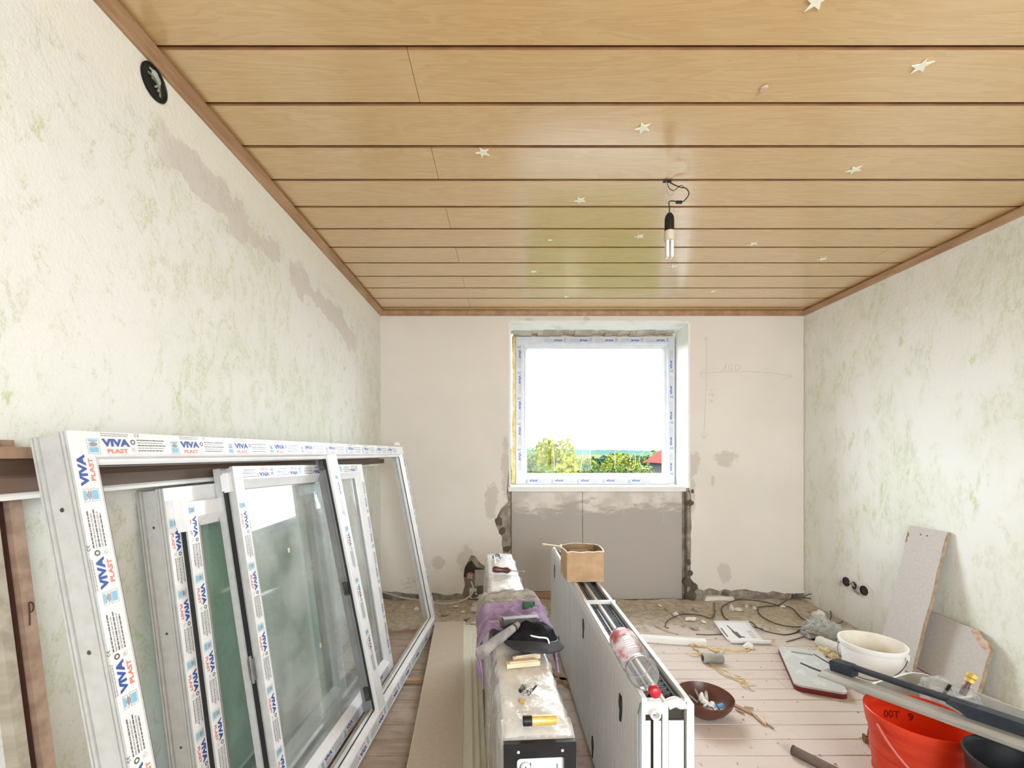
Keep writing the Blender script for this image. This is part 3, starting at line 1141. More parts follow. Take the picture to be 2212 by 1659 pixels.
def wrapfn(s, t):
    # s across (left foot -> over the top -> right foot), t along
    path = [(-.094, .03), (-.098, .25), (-.092, .50), (-.084, .62), (-.076, .648), (-.030, .652), (.03, .652), (.076, .648), (.083, .62), (.086, .50), (.088, .25), (.088, .03)]
    q = s * (len(path) - 1)
    i = min(int(q), len(path) - 2)
    f = q - i
    x = path[i][0] * (1 - f) + path[i + 1][0] * f
    z = path[i][1] * (1 - f) + path[i + 1][1] * f
    y = t * LR
    d = .0045 * (1 - abs(2 * ((y * 9 + x * 22 + z * 6 + 1.2 * nz(x * 8, y * 3, z * 6)) % 1) - 1)) + .004 * nz(x * 30, y * 14, z * 20)
    fall = min(1, min(t, 1 - t) * 14 + .2)
    nx, nzv = (-1 if s < .33 else (1 if s > .67 else 0)), (1 if .3 < s < .7 else 0)
    return Vector((x + nx * d * fall * 1.6, y, z + nzv * max(d, -.001) * fall))


mb = MB()
mb.grid(wrapfn, 44, 110)
mb.build('plastic_film', M_WRAP, WR, smooth=True, sharp=0)
# ruffled film gathered over the near top edge
mb = MB()
mb.grid(lambda s, t: Vector((-.082 + .164 * s, .0 + t * .06 + .004 * math.sin(s * 60), .652 - (1 - t) ** 2 * .018 + .004 * nz(s * 14, t * 5, 2))), 50, 8)
mb.build('film_gather', M_WRAP, WR, smooth=True, sharp=0)
# near end: white end plate, black guard, slots and screw
MB().box(-.076, .076, -.004, .004, .03, .636).build('end_plate', M_RAD, WR)
out = [(-.080, .525), (-.080, .645), (.080, .645), (.080, .530), (.054, .530)]
for k in range(7):
    a = PI * k / 12
    out.append((.046 + .008 * math.cos(a), .604 + .008 * math.sin(a)))
for k in range(7):
    a = PI / 2 + PI * k / 12
    out.append((-.043 + .008 * math.cos(a), .604 + .008 * math.sin(a)))
out.append((-.051, .525))
XZ = Matrix(((1, 0, 0, 0), (0, 0, 1, 0), (0, 1, 0, 0), (0, 0, 0, 1)))
g = MB().prism(out, -.016, -.004, M=XZ).build('end_guard', M_BLACK, WR)
for x in (-.048, .049):
    MB().lathe([(.003, 0), (.003, .001)], 12, M=Matrix.Translation((x, -.0161, .627)) @ Matrix.Rotation(PI / 2, 4, 'X')).build('guard_hole', M_WHITE, g)
mb = MB().box(-.043, -.020, -.0055, -.004, .515, .5165).box(-.0205, -.019, -.0055, -.004, .515, .595).box(.020, .040, -.0055, -.004, .515, .517).box(.0385, .040, -.0055, -.004, .515, .59)
mb.build('punched_slot', M_DARK, WR)
sc = MB().lathe([(.0115, 0), (.0115, .003), (.009, .006), (.0, .0065)], 20, M=Matrix.Translation((-.0315, -.0055, .586)) @ Matrix.Rotation(PI / 2, 4, 'X')).build('plug_screw', M_RAD, WR, smooth=True)
MB().box(-.0328, -.0302, -.0128, -.0122, .580, .592).box(-.0375, -.0255, -.0128, -.0122, .5847, .5873).build('cross_slot', M_DKSTEEL, sc)
MB().lathe([(.0125, 0), (.0125, .0012), (.0115, .0012)], 20, M=Matrix.Translation((-.0315, -.0045, .584)) @ Matrix.Rotation(PI / 2, 4, 'X')).build('screw_rim', M_DARK, sc)
TOPZ = .655

# things lying on the wrapped radiator
def lay(name, label, cat, p, rz):
    return thing(name, label, cat, p, rz)


p = fl(1165, 1556, TOPZ + .011)
t = lay('glue_stick', 'small yellow tube with black cap on the near end of the wrapped radiator', 'tube', (p.x, p.y, TOPZ), .065)
Rx = Matrix.Translation((0, 0, .0112)) @ Matrix.Rotation(PI / 2, 4, 'Y')
MB().lathe([(.0095, -.018), (.0107, -.017), (.0107, .038), (.0100, .039)], 24, M=Rx).build('body', M_BRASS, t, smooth=True)
MB().lathe([(.0095, -.038), (.0112, -.0365), (.0112, -.018)], 24, M=Rx).build('cap', M_BLACK, t, smooth=True)
# bolts and bits
p = fl(1128, 1487, TOPZ + .008)
t = lay('hollow_dowel', 'short rusty hollow metal dowel on the wrapped radiator', 'dowel', (p.x, p.y, TOPZ), 1.1)
MB().lathe([(.0035, -.012), (.006, -.012), (.006, .012), (.0035, .012)], 14, M=Matrix.Translation((0, 0, .0075)) @ Matrix.Rotation(PI / 2, 4, 'Y'), closed=True).build('sleeve', M_DKSTEEL, t, smooth=True)
MB().lathe([(.0062, .006), (.0075, .008), (.0075, .012), (.006, .012)], 14, M=Matrix.Translation((0, 0, .0075)) @ Matrix.Rotation(PI / 2, 4, 'Y')).build('collar', M_STEEL, t)
p = fl(1141, 1497, TOPZ + .006)
t = lay('hook_screw', 'small steel hook screw lying between dowel and rod on the film', 'screw', (p.x, p.y, TOPZ), .4)
MB().tube([(-.014, 0, .005), (.004, 0, .005), (.010, .002, .009), (.010, .006, .015), (.004, .008, .017)], .0028, 8, smooth_path=4).build('hook', M_STEEL, t, smooth=True)
MB().lathe([(.007, -.002), (.007, .002)], 12, M=Matrix.Translation((0, 0, .0072)) @ Matrix.Rotation(PI / 2, 4, 'Y')).build('nut', M_STEEL, t)
p = fl(1150, 1494, TOPZ + .006)
t = MB().tube([(p.x - .010, p.y - .010, TOPZ + .0045), (p.x + .012, p.y + .022, TOPZ + .010)], [.0035, .0025], 8).build('threaded_rod', M_DKSTEEL, smooth=True)
tag(t, 'thin dark threaded rod tilted on the film', 'rod')
p = fl(1127, 1516, TOPZ)
o = link('tape_scrap', lump_with(mat('amber_scrap', (.55, .38, .12), rough=.6), 51))
o.location = (p.x, p.y, TOPZ + .002)
o.scale = (.009, .012, .004)
tag(o, 'small amber scrap caught on the crinkled film', 'scrap')
# two pale split sticks
for (u0, v0, u1, v1, ww, lab) in ((1094, 1437, 1165, 1430, .017, 'pale split wooden stick on the film in front of the black cap, nearer one'),
                                  (1108, 1425, 1166, 1416, .010, 'thin pale wooden stick half under the black cap visor')):
    a, b = fl(u0, v0, TOPZ + .01), fl(u1, v1, TOPZ + .01)
    mb = MB()
    mb.bar(a, b, ww, .013)
    mb.bar(a.lerp(b, .1) + Vector((0, 0, .004)), b.lerp(a, .05) + Vector((0, 0, .004)), ww * .5, .010)
    tag(mb.build('wooden_stick', M_PALEWOOD), lab, 'stick')

# cloths draped across
M_PURPLE = mat('purple_cloth', (.36, .26, .42), (.27, .19, .33), scale=14, rough=.9, bump=.2, bscale=160)
M_GREYCL = mat('grey_cloth', (.42, .40, .37), (.33, .315, .29), scale=14, rough=.95, bump=.2, bscale=160)


def drape(name, label, m, y0, y1, hang_l, hang_r, seed, fold, amp, x0=-.115, x1=.112, lift=0.0, flap=None):
    """cloth over the wrapped radiator (its local frame)"""
    mb = MB()
    top = .668 + lift

    def fn(s, t):
        L = hang_l + (x1 - x0) + hang_r
        q = s * L
        y = y0 + (y1 - y0) * t
        if flap:
            y -= flap(s) * (1 - t)
        y += .02 * nz(q * 7, seed)
        rdg = 1 - abs(nz(q * 9 + 2 * nz(q * 4, t * 3, seed), t * 4 + seed, 2 * nz(q * 6, t * 5))) * 2.2
        fo = amp * (math.sin(t * fold + 6 * nz(q * 6, t * 3, seed)) * .45 + .9 * max(rdg, -.4) + .35 * nz(q * 40, t * 14, seed + 3))
        rad = .022
        if q < hang_l:
            z, x, nx = top - rad - (hang_l - q), x0, -1
        elif q > hang_l + (x1 - x0):
            z, x, nx = top - rad - (q - hang_l - (x1 - x0)), x1, 1
        else:
            x = x0 + (q - hang_l)
            nx = 0
            e = min(x - x0, x1 - x)
            z = top - (rad * (1 - math.sqrt(max(0, 1 - (1 - e / rad) ** 2))) if e < rad else 0)
        if nx:
            x += nx * (abs(fo) * 1.0 + .004)
        else:
            z += abs(fo) * 1.3
        return Vector((x, y, z))
    mb.grid(fn, 70, 40)
    o = mb.build(name, m, smooth=True, sharp=0, solid=.0035)
    o.location = WR.location
    o.rotation_euler = WR.rotation_euler
    return tag(o, label, 'cloth')


drape('grey_cloth', 'grey crumpled cloth draped behind the purple one over the wrapped radiator', M_GREYCL, .70, .92, .07, .05, 4.2, 16, .015)
drape('purple_cloth', 'crumpled purple cloth draped over the wrapped radiator under the black cap', M_PURPLE, .50, .76, .085, .07, 1.3, 18, .016, lift=.010,
      flap=lambda s: .16 * max(0, 1 - s / .30) + .10 * max(0, (s - .80) / .20))
# green tag tucked into the cloth
p = fl(1143, 1308, .70)
mb = MB()
mb.grid(lambda s, t: Vector((p.x - .022 + .045 * s, p.y - .012 + .03 * t, .690 + .018 * t + .008 * nz(s * 5, t * 5, 9))), 8, 5)
tag(mb.build('green_rag', mat('dark_green_rag', (.02, .16, .07), (.03, .05, .04), scale=40, rough=.8), smooth=True, solid=.003), 'small dark green rag scrap between grey and purple cloth', 'rag')

# black cap with visor
M_CAP = mat('black_cap_fabric', (.005, .005, .006), (.012, .011, .014), scale=18, rough=.8, bump=.3, bscale=120, spec=.15)
M_VISOR = mat('dark_grey_visor', (.022, .025, .031), (.032, .036, .043), scale=30, rough=.6)
p = fl(1145, 1372, .69)
CAP = thing('baseball_cap', 'crumpled black cap with dark grey visor lying on the purple cloth', 'cap', (p.x, p.y, .676), -.1)
mb = MB()


def crown(s, t):
    a = 2 * PI * s
    e = t * PI / 2
    r_ = math.cos(e)
    d = 1 + .22 * nz(math.cos(a) * 2, math.sin(a) * 2, t * 3 + 4)
    return Vector((.088 * r_ * math.cos(a) * d, .075 * r_ * math.sin(a) * d, .052 * math.sin(e) * (1 + .45 * nz(math.cos(a) * 2.5 * r_, math.sin(a) * 2.5 * r_, 8)) + .004))


mb.grid(crown, 40, 14)
mb.build('crown', M_CAP, CAP, smooth=True, sharp=0)
mb = MB()


def visor(s, t):
    a = -PI * .97 + (PI * .94) * s
    r0 = 1.0 + t * (.80 * math.sin(PI * s) ** .6)
    x, y = .080 * math.cos(a) * (1 + .12 * t) + .012 * t, .066 * math.sin(a) * r0
    z = .024 - .020 * (x / .085) ** 2 - t * .012
    return Vector((x * 1.08, y, max(z, -.02)))


mb.grid(visor, 30, 8)
mb.build('visor', M_VISOR, CAP, smooth=True, sharp=0, solid=.004)
mb = MB()
mb.tube([(.0, -.055, .036), (.03, -.062, .034), (.055, -.058, .030), (.062, -.068, .018)], .0028, 6, smooth_path=5)
mb.build('seam_thread', M_WHITE, CAP)
# hammer
HB, HH = fl(1037, 1411, .705), fl(1118, 1350, .728)
M_HAFT = mat('grey_worn_haft', (.34, .32, .31), (.20, .185, .18), scale=6, stretch=(3, 3, 3), rough=.6)
HM = thing('hammer', 'hammer with worn grey wooden haft resting across the black cap', 'hammer', HB, 0)
d = HH - HB
mb = MB().tube([Vector((0, 0, 0)), d * .12, d * .5, d * .85, d], [.0175, .0170, .0150, .0125, .0120], 16)
mb.build('haft', M_HAFT, HM, smooth=True)
mb = MB()
hd = Vector((.105, .022, .002))
c = d + Vector((.004, .014, .006))
mb.bar(c - hd * .50, c + hd * .20, .026, .028)
mb.bar(c + hd * .20, c + hd * .62, .018, .016)
mb.bar(c - hd * .56, c - hd * .50, .020, .022)
mb.build('head', M_DKSTEEL, HM)
MB().bar(c - hd * .48 + Vector((0, 0, .0146)), c + hd * .60 + Vector((0, 0, .0120)), .022, .002).build('head_top', mat('bright_hammer_face', (.34, .325, .35), (.25, .24, .26), rough=.6, metal=.2), HM)
MB().tube([d * .86, d * .90], .0133, 14).build('ferrule', M_DKSTEEL, HM)
# screwdriver at the far end
p = fl(1085, 1232, TOPZ + .02)
SD = thing('screwdriver', 'screwdriver with dark red handle at the far end of the wrapped radiator', 'screwdriver', (p.x, p.y, TOPZ + .004), 0)
Rx = Matrix.Translation((0, 0, .018)) @ Matrix.Rotation(PI / 2 + .08, 4, 'Y')
MB().lathe([(.006, -.052), (.014, -.048), (.017, -.036), (.0165, -.02), (.014, -.008), (.013, .004), (.015, .018), (.016, .03), (.012, .036), (.007, .040), (.007, .044)], 16, M=Rx).build('handle', mat('maroon_handle', (.11, .030, .024), (.08, .02, .018), rough=.35), SD, smooth=True)
MB().lathe([(.0032, .04), (.0032, .10), (.0042, .106), (.0036, .114), (.001, .116)], 10, M=Rx).build('blade', M_STEEL, SD, smooth=True)
p = fl(1072, 1216, TOPZ)
HK = thing('spanner_hook', 'small grey hooked spanner on white film beyond the screwdriver', 'spanner', (p.x, p.y, TOPZ), 0)
MB().tube([(-.005, -.03, .008), (-.008, .02, .008), (-.012, .05, .010)], [.007, .006, .006], 8).build('shaft', M_WHITE, HK, smooth=True)
MB().tube([(-.012, .05, .010), (-.016, .075, .018), (.002, .095, .022), (.022, .080, .020), (.022, .055, .015)], [.006, .009, .010, .009, .006], 8, smooth_path=5).build('jaw', M_STEEL, HK, smooth=True)

# ================================================================== BARE RADIATOR
RD = thing('radiator', 'long bare white triple-panel radiator standing on edge on the floor', 'radiator', (.36, 1.20, 0), .018)
RL, RH, RZ0 = 1.95, .605, .018
# ribbed front sheet (faces left)
mb = MB()
pitch = .0315
npit = int(RL / pitch)
prof = []
y = 0.0
for k in range(npit):
    y = k * pitch + .010
    prof += [(0.0, y), (0.0, y + .012), (.011, y + .016), (.011, y + .024), (0.0, y + .028)]
prof = [(0, 0)] + [q for q in prof if q[1] < RL - .008] + [(0, RL)]
rows = [(.0, RZ0 + .0, .010), (.0, RZ0 + .022, .002), (0, RZ0 + .04, 0), (0, RH - .055, 0), (0, RH - .030, .001), (0, RH - .008, .006), (0, RH + .004, .016)]
vs, fs = [], []
for ri, (dx, z, inx) in enumerate(rows):
    flat = 0 if ri in (2, 3) else 1
    for (x, y) in prof:
        vs.append(((x if not flat else 0) + inx, y, z))
nn_ = len(prof)
for ri in range(len(rows) - 1):
    for k in range(nn_ - 1):
        fs.append((ri * nn_ + k, ri * nn_ + k + 1, (ri + 1) * nn_ + k + 1, (ri + 1) * nn_ + k))
mb.add(vs, fs)
mb.box(.012, .022, 0, RL, RZ0, RH - .004)
mb.box(.012, .026, 0, RL, RH - .004, RH + .006)
mb.build('front_panel', M_RAD, RD)
mb = MB().box(.070, .086, .003, RL - .003, RZ0 + .02, RH - .012).tube([(.078, .002, RH - .012), (.078, RL - .002, RH - .012)], .0075, 10)
mb.build('middle_panel', M_RAD, RD)
mb = MB().box(.136, .150, 0, RL, RZ0, RH - .004).box(.150, .156, 0, RL, RZ0 + .01, RH - .012).box(.130, .143, 0, RL, RH - .006, RH + .006).box(.1565, .160, .01, RL - .01, RZ0 + .02, RH - .02)
mb.build('back_panel', M_RAD, RD)
for x0, x1 in ((.024, .069), (.088, .132)):
    mb = MB()
    n = int((RL - .08) / .0125)
    P = []
    for k in range(n):
        y = .05 + k * .0125
        P += [(x0 if k % 2 == 0 else x1 - .018, y), (x0 if k % 2 == 0 else x1 - .018, y + .007)]
    vs = [(x, y, RZ0 + .06) for x, y in P] + [(x, y, RH - .014) for x, y in P]
    m_ = len(P)
    mb.add(vs, [(k, k + 1, m_ + k + 1, m_ + k) for k in range(m_ - 1)])
    mb.build('convector_fins', M_FIN, RD, solid=.0012)
    MB().box(x1 - .013, x1 - .006, .04, RL - .04, RZ0 + .06, RH - .016).build('fin_spine', M_FIN, RD)
for yy in (.78, 1.34):
    MB().box(.010, .150, yy, yy + .016, RH - .006, RH + .0075).build('cross_bar', M_RAD, RD)
# end: headers, socket, upright sheets
MB().box(.020, .072, .004, .030, RH - .042, RH - .010).tube([(.022, .014, RH - .020), (.070, .014, RH - .020)], .014, 12).build('end_header', M_RAD, RD, smooth=True)
MB().tube([(.086, .012, RH - .020), (.100, .012, RH - .014), (.112, .012, RH - .012), (.122, .012, RH - .018), (.135, .012, RH - .016)], .014, 12, smooth_path=3).build('end_header', M_RAD, RD, smooth=True)
Rc = Matrix.Translation((.047, -.012, RH - .036)) @ Matrix.Rotation(-PI / 2, 4, 'X')
MB().lathe([(.0095, 0), (.0135, 0), (.0145, .003), (.0145, .03), (.0095, .03)], 24, M=Rc, closed=True).build('pipe_socket', M_WHITE, RD, smooth=True)
MB().lathe([(.0094, .018), (.0094, .020)], 24, M=Rc).build('socket_bore', M_DARK, RD)
for (a, b) in ((.022, .039), (.047, .068), (.089, .131)):
    MB().box(a, b, .008, .012, RZ0 + .02, RH - .062).build('end_sheet', M_RAD, RD)
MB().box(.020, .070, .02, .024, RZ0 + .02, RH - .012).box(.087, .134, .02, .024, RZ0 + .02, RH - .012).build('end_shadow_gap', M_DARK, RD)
# hanging lugs punched in the ribbed face
for (yy, z) in ((.15, RH - .085), (.74, RH - .075), (1.72, RH - .085), (.55, .13), (1.52, .13)):
    mb = MB()
    mb.prism([(0, 0), (.020, .012), (.030, -.020), (.020, -.040), (.022, -.070), (.014, -.074), (.004, -.040), (-.004, -.022)], -.0025, .0015, M=Matrix.Translation((-.0005, yy, z)) @ Matrix(((0, 0, 1, 0), (1, 0, 0, 0), (0, 1, 0, 0), (0, 0, 0, 1))))
    mb.build('hanging_lug', M_GASK, RD)
RTOP = RH + .0065

# cardboard box on the radiator
a = fl(1228, 1254, RTOP)
BX = thing('cardboard_box', 'small open brown cardboard box standing on the bare radiator', 'box', (.318, 2.27, RTOP + .0015), .05)
bw, bd, bh, th = .192, .19, .155, .005
r = random.Random(8)


def side(name, x0, y0, x1, y1, m):
    n = 14
    nx, ny = (y1 - y0), -(x1 - x0)
    l = math.hypot(nx, ny)
    nx, ny = nx / l * th, ny / l * th
    mb = MB()
    vs, fs, ms = [], [], []
    for k in range(n + 1):
        f = k / n
        bow = .010 * math.sin(PI * f)
        h = bh + .006 * nz(f * 4, x0 * 30 + y0 * 20) + .004 * math.sin(f * PI)
        for dx, z, b_ in ((0, 0, 0), (0, h, bow), (1, h, bow), (1, 0, 0)):
            vs.append((x0 + (x1 - x0) * f - nx * dx + nx / th * b_, y0 + (y1 - y0) * f - ny * dx + ny / th * b_, z))
    for k in range(n):
        b = k * 4
        fs += [(b, b + 4, b + 5, b + 1), (b + 1, b + 5, b + 6, b + 2), (b + 2, b + 6, b + 7, b + 3), (b + 3, b + 7, b + 4, b)]
        ms += [0, 1, 2, 0]
    mb.add(vs, fs)
    mb.m = ms
    sw = mb.build(name, [M_CARD, M_CARDEDGE, M_CARDIN], BX, smooth=True)
    MB().tube([(vs[4 * k + 1][0], vs[4 * k + 1][1], vs[4 * k + 1][2] - .001) for k in range(n + 1)], [.0024 + .0012 * r.random() for _ in range(n + 1)], 6).build('torn_rim', M_CARDEDGE, sw, smooth=True)


side('side_wall', 0, 0, bw, 0, 0)
side('side_wall', bw, 0, bw, bd, 0)
side('side_wall', bw, bd, 0, bd, 0)
side('side_wall', 0, bd, 0, 0, 0)
MB().box(.001, bw - .001, .001, bd - .001, 0, .003).build('bottom', M_CARDIN, BX)
MB().box(.05, .15, bd - .012, bd - .009, .06, .13).build('inner_flap', M_CARD, BX)
# white stick behind the box
a, b = fl(1172, 1176, RTOP + .02), fl(1235, 1185, RTOP + .02)
tag(MB().bar(a, b, .018, .012).build('white_stick', M_PALEWOOD), 'short pale stick poking out behind the cardboard box', 'stick')

# plastic bottle
M_PET = clear('clear_bottle_plastic', (.975, .985, .995), rough=.05, opac=.14, body=(.80, .86, .92), ior=1.5, bump=.35, bscale=20, gboost=2.2)
M_LABEL = mat('red_white_label', (.50, .06, .06), (.80, .74, .74), scale=9, lo=.42, hi=.52, rough=.5)
BT = thing('plastic_bottle', 'clear plastic bottle with red cap and label lying on the bare radiator', 'bottle', (.388, 1.135, RTOP + .047), 0)
Rb = Matrix.Rotation(-PI / 2, 4, 'X') @ Matrix.Translation((0, 0, 0))
pf = [(.012, .014), (.0125, .022), (.0165, .026), (.013, .029), (.014, .036), (.022, .050), (.034, .072), (.042, .095), (.0445, .115), (.0445, .122), (.042, .126), (.038, .140), (.037, .152), (.040, .166), (.0445, .172)]
for k in range(6):
    z = .178 + k * .014
    pf += [(.0445, z), (.0425, z + .006), (.0445, z + .012)]
pf += [(.0445, .275), (.0445, .318), (.042, .332), (.034, .340), (.020, .335), (.001, .330)]
MB().lathe(pf, 32, M=Rb).build('shell', M_PET, BT, smooth=True, sharp=60)
MB().lathe([(.0448, .270), (.0450, .272), (.0450, .312), (.0448, .315)], 32, M=Rb).build('label', M_LABEL, BT, smooth=True)
MB().lathe([(.002, -.001), (.012, .0), (.0148, .003), (.0148, .017), (.0142, .0195)], 24, M=Rb).build('cap', mat('red_cap', (.52, .012, .03), (.42, .01, .024), rough=.3), BT, smooth=True, sharp=50)

# ================================================================== RIGHT SIDE OF THE FLOOR
def rounded(x0, x1, y0, y1, rad, n=5):
    out = []
    for cx, cy, a0 in ((x1 - rad, y0 + rad, -PI / 2), (x1 - rad, y1 - rad, 0), (x0 + rad, y1 - rad, PI / 2), (x0 + rad, y0 + rad, PI)):
        for k in range(n + 1):
            a = a0 + PI / 2 * k / n
            out.append((cx + rad * math.cos(a), cy + rad * math.sin(a)))
    return out


# leaning plasterboard offcuts
M_PBG = mat('grey_board_paper', (.53, .50, .475), (.49, .46, .435), scale=60, rough=.9)
M_PBE = mat('brown_board_edge', (.42, .32, .22), (.30, .215, .145), scale=25, rough=.95, bump=.6, bscale=60)
M_BRICK = mat('broken_board_core', (.50, .30, .21), (.62, .50, .42), scale=40, rough=.95, bump=1, bscale=50)
t = lean_root('plasterboard_strip', 'tall narrow plasterboard offcut leaning on the right wall', 'board', (2.345, 2.775, .005), (2.345, 2.535, .005), (.205, 0, .82))
r = random.Random(4)
H_ = .845
ol = [(0, 0), (.235, 0)] + [(.235 + r.uniform(-.004, .004), H_ * k / 14) for k in range(1, 14)] + [(.238, H_), (.0, H_)] + [(r.uniform(-.004, .003), H_ * (14 - k) / 14) for k in range(1, 14)]
MB().prism(ol, -.022, 0, M=None, mi_side=1).build('sheet', [M_PBG, M_PBE], t)
for (x, y) in ((.085, .80), (.125, .80)):
    MB().lathe([(.005, 0), (.004, .001)], 10, M=Matrix.Translation((x, y, 0))).build('screw_hole', M_DARK, t)
MB().prism([(-.002, .73), (.012, .745), (.004, .76), (.014, .785), (.006, .80), (-.002, .80)], 0, .001).build('torn_paper', M_CARDIN, t)
t = lean_root('plasterboard_piece', 'short wide plasterboard offcut with a broken corner, behind the tall one', 'board', (2.445, 2.76, .005), (2.445, 2.29, .005), (.095, 0, .33))
ol = [(0, 0), (.47, 0), (.475, .10), (.472, .20), (.478, .265), (.465, .272), (.452, .30), (.425, .305), (.40, .335), (0, .348)]
MB().prism(ol, -.022, 0, mi_side=1).build('sheet', [M_PBG, M_PBE], t)
MB().prism([(.36, .337), (.40, .334), (.43, .305), (.452, .299), (.466, .272), (.478, .264), (.477, .235), (.455, .250), (.43, .262), (.40, .295), (.375, .31)], 0, .002).build('broken_edge', M_BRICK, t)

# white bucket
M_BWHITE = mat('white_bucket_plastic', (.85, .86, .85), (.80, .81, .80), scale=3, rough=.4)
M_BDIRT = mat('dirty_bucket_inside', (.78, .74, .66), (.64, .58, .48), scale=5, rough=.7)


def bucket(root, R0, R1, H, m_out, m_in, n=44):
    mb = MB()
    mb.lathe([(R0 - .004, 0), (R0, .004), (R1 - .006, H - .03), (R1 - .002, H - .03), (R1 + .001, H - .026), (R1 + .001, H - .010), (R1 + .006, H - .008), (R1 + .006, H), (R1 - .002, H)], n, mi=0)
    mb.f.pop()
    mb.m.pop()
    o1 = mb.build('shell', m_out, root, smooth=True, sharp=50)
    mb = MB()
    mb.lathe([(R1 - .002, H), (R1 - .005, H - .006), (R0 - .004, .008), (.001, .008)], n)
    mb.f.pop(len(mb.f) - 2)
    mb.m.pop()
    mb.build('inside', m_in, root, smooth=True, sharp=50)
    return o1


WB = thing('white_bucket', 'round white plastic bucket with wire handle near the right wall', 'bucket', (2.0, 2.4, 0), 0)
bucket(WB, .120, .146, .252, M_BWHITE, M_BDIRT)
mb = MB()
P = []
for k in range(13):
    a = -PI * .30 - PI * .95 * 0 + PI * k / 12
    P.append((.150 * math.cos(a + PI * 1.0) * 1.0, .150 * math.sin(a + PI * 1.0), .215 - .12 * math.sin(PI * k / 12)))
mb.tube(P, .0022, 6, smooth_path=4)
mb.build('wire_handle', M_DKSTEEL, WB)
for a in (-.30 * PI + PI, .70 * PI + PI):
    MB().box(-.012, .012, -.004, .006, -.014, .014, M=Matrix.Translation((.148 * math.cos(a), .148 * math.sin(a), .215)) @ Matrix.Rotation(a - PI / 2, 4, 'Z')).build('handle_lug', M_BWHITE, WB)

# white mortar tub
TB = thing('mortar_tub', 'large white rectangular mortar tub with grey dried mortar inside, behind the red bucket', 'tub', (1.765, 2.005, 0), .36)
M_TUBIN = mat('grey_mortar_lining', (.36, .355, .32), (.27, .26, .23), scale=6, rough=.9, bump=.5, bscale=30)
TBW, TBD = .19, .62


def loft(mb, rings, mi=0):
    n = len(rings[0])
    b = []
    for rg in rings:
        b.append(len(mb.v))
        mb.v += [Vector(p) for p in rg]
    for i in range(len(rings) - 1):
        for k in range(n):
            mb.f.append([b[i] + k, b[i] + (k + 1) % n, b[i + 1] + (k + 1) % n, b[i + 1] + k])
            mb.m.append(mi)
    return b


def rr(inset, z, rad):
    return [(x, y, z) for x, y in rounded(-TBW + inset, TBW - inset, -TBD + inset, -inset, rad)]


mb = MB()
b = loft(mb, [rr(.045, 0, .05), rr(.005, .235, .07), rr(-.008, .236, .075), rr(-.010, .252, .075), rr(.004, .256, .072)])
mb.f.append(list(range(len(rr(0, 0, .05))))[::-1])
mb.m.append(0)
mb.build('shell', M_BWHITE, TB, smooth=True)
mb = MB()
b = loft(mb, [rr(.004, .256, .072), rr(.010, .245, .068), rr(.022, .15, .06), rr(.045, .012, .05)])
nn2 = len(rr(0, 0, .05))
mb.f.append([b[3] + k for k in range(nn2)])
mb.m.append(0)
mb.build('inside', [M_TUBIN], TB, smooth=True)
mb = MB()


def heap(s, t):
    x, y = (-TBW + .05) + (2 * TBW - .10) * s, -TBD + .05 + (TBD - .10) * t
    return Vector((x, y, .10 + .05 * nz(x * 9, y * 9, 3) + .02 * nz(x * 30, y * 30, 3) + .05 * t))


mb.grid(heap, 24, 40)
mb.build('dried_mortar', M_TUBIN, TB, smooth=True, sharp=0)
# things in the tub
M_BAG = clear('clear_bag_plastic', (.95, .96, .96), rough=.12, opac=.18, body=(.85, .86, .86), bump=.5, bscale=30)
c = at(2045, 1500, 1.80)
o = link('plastic_bag', lump_with(M_BAG, 91, 4))
o.location = (c.x, c.y, c.z - .01)
o.scale = (.09, .085, .06)
tag(o, 'crumpled clear plastic bag lying in the mortar tub', 'bag')
c = at(2078, 1490, 1.76)
BF = thing('brass_fitting', 'small brass pipe fitting sticking up from the mortar tub', 'fitting', (c.x, c.y, c.z - .02), 0)
Mb = Matrix.Rotation(.5, 4, 'Y')
MB().lathe([(.010, .0), (.012, .03), (.008, .045), (.008, .06)], 12, M=Mb).build('sleeve', mat('maroon_sleeve', (.12, .06, .06), rough=.5), BF, smooth=True)
MB().lathe([(.009, .055), (.016, .058), (.016, .070), (.012, .074), (.018, .078), (.018, .092), (.008, .096)], 8, M=Mb).build('brass_nut', M_BRASS, BF)
for (u0, v0, u1, v1, rr_, m, lab) in ((2040, 1498, 2052, 1480, .006, M_GASK, 'short black rubber stub leaning in the mortar tub'),
                                      (2036, 1512, 2098, 1504, .004, M_WHITE, 'thin white plastic tie lying across the tub contents'),
                                      (2052, 1482, 2064, 1506, .003, M_STEEL, 'thin grey rod leaning in the mortar tub beside the bag')):
    tag(MB().tube([at(u0, v0, 1.79), at(u1, v1, 1.77)], rr_, 8).build('plastic_rod', m, smooth=True), lab, 'rod')

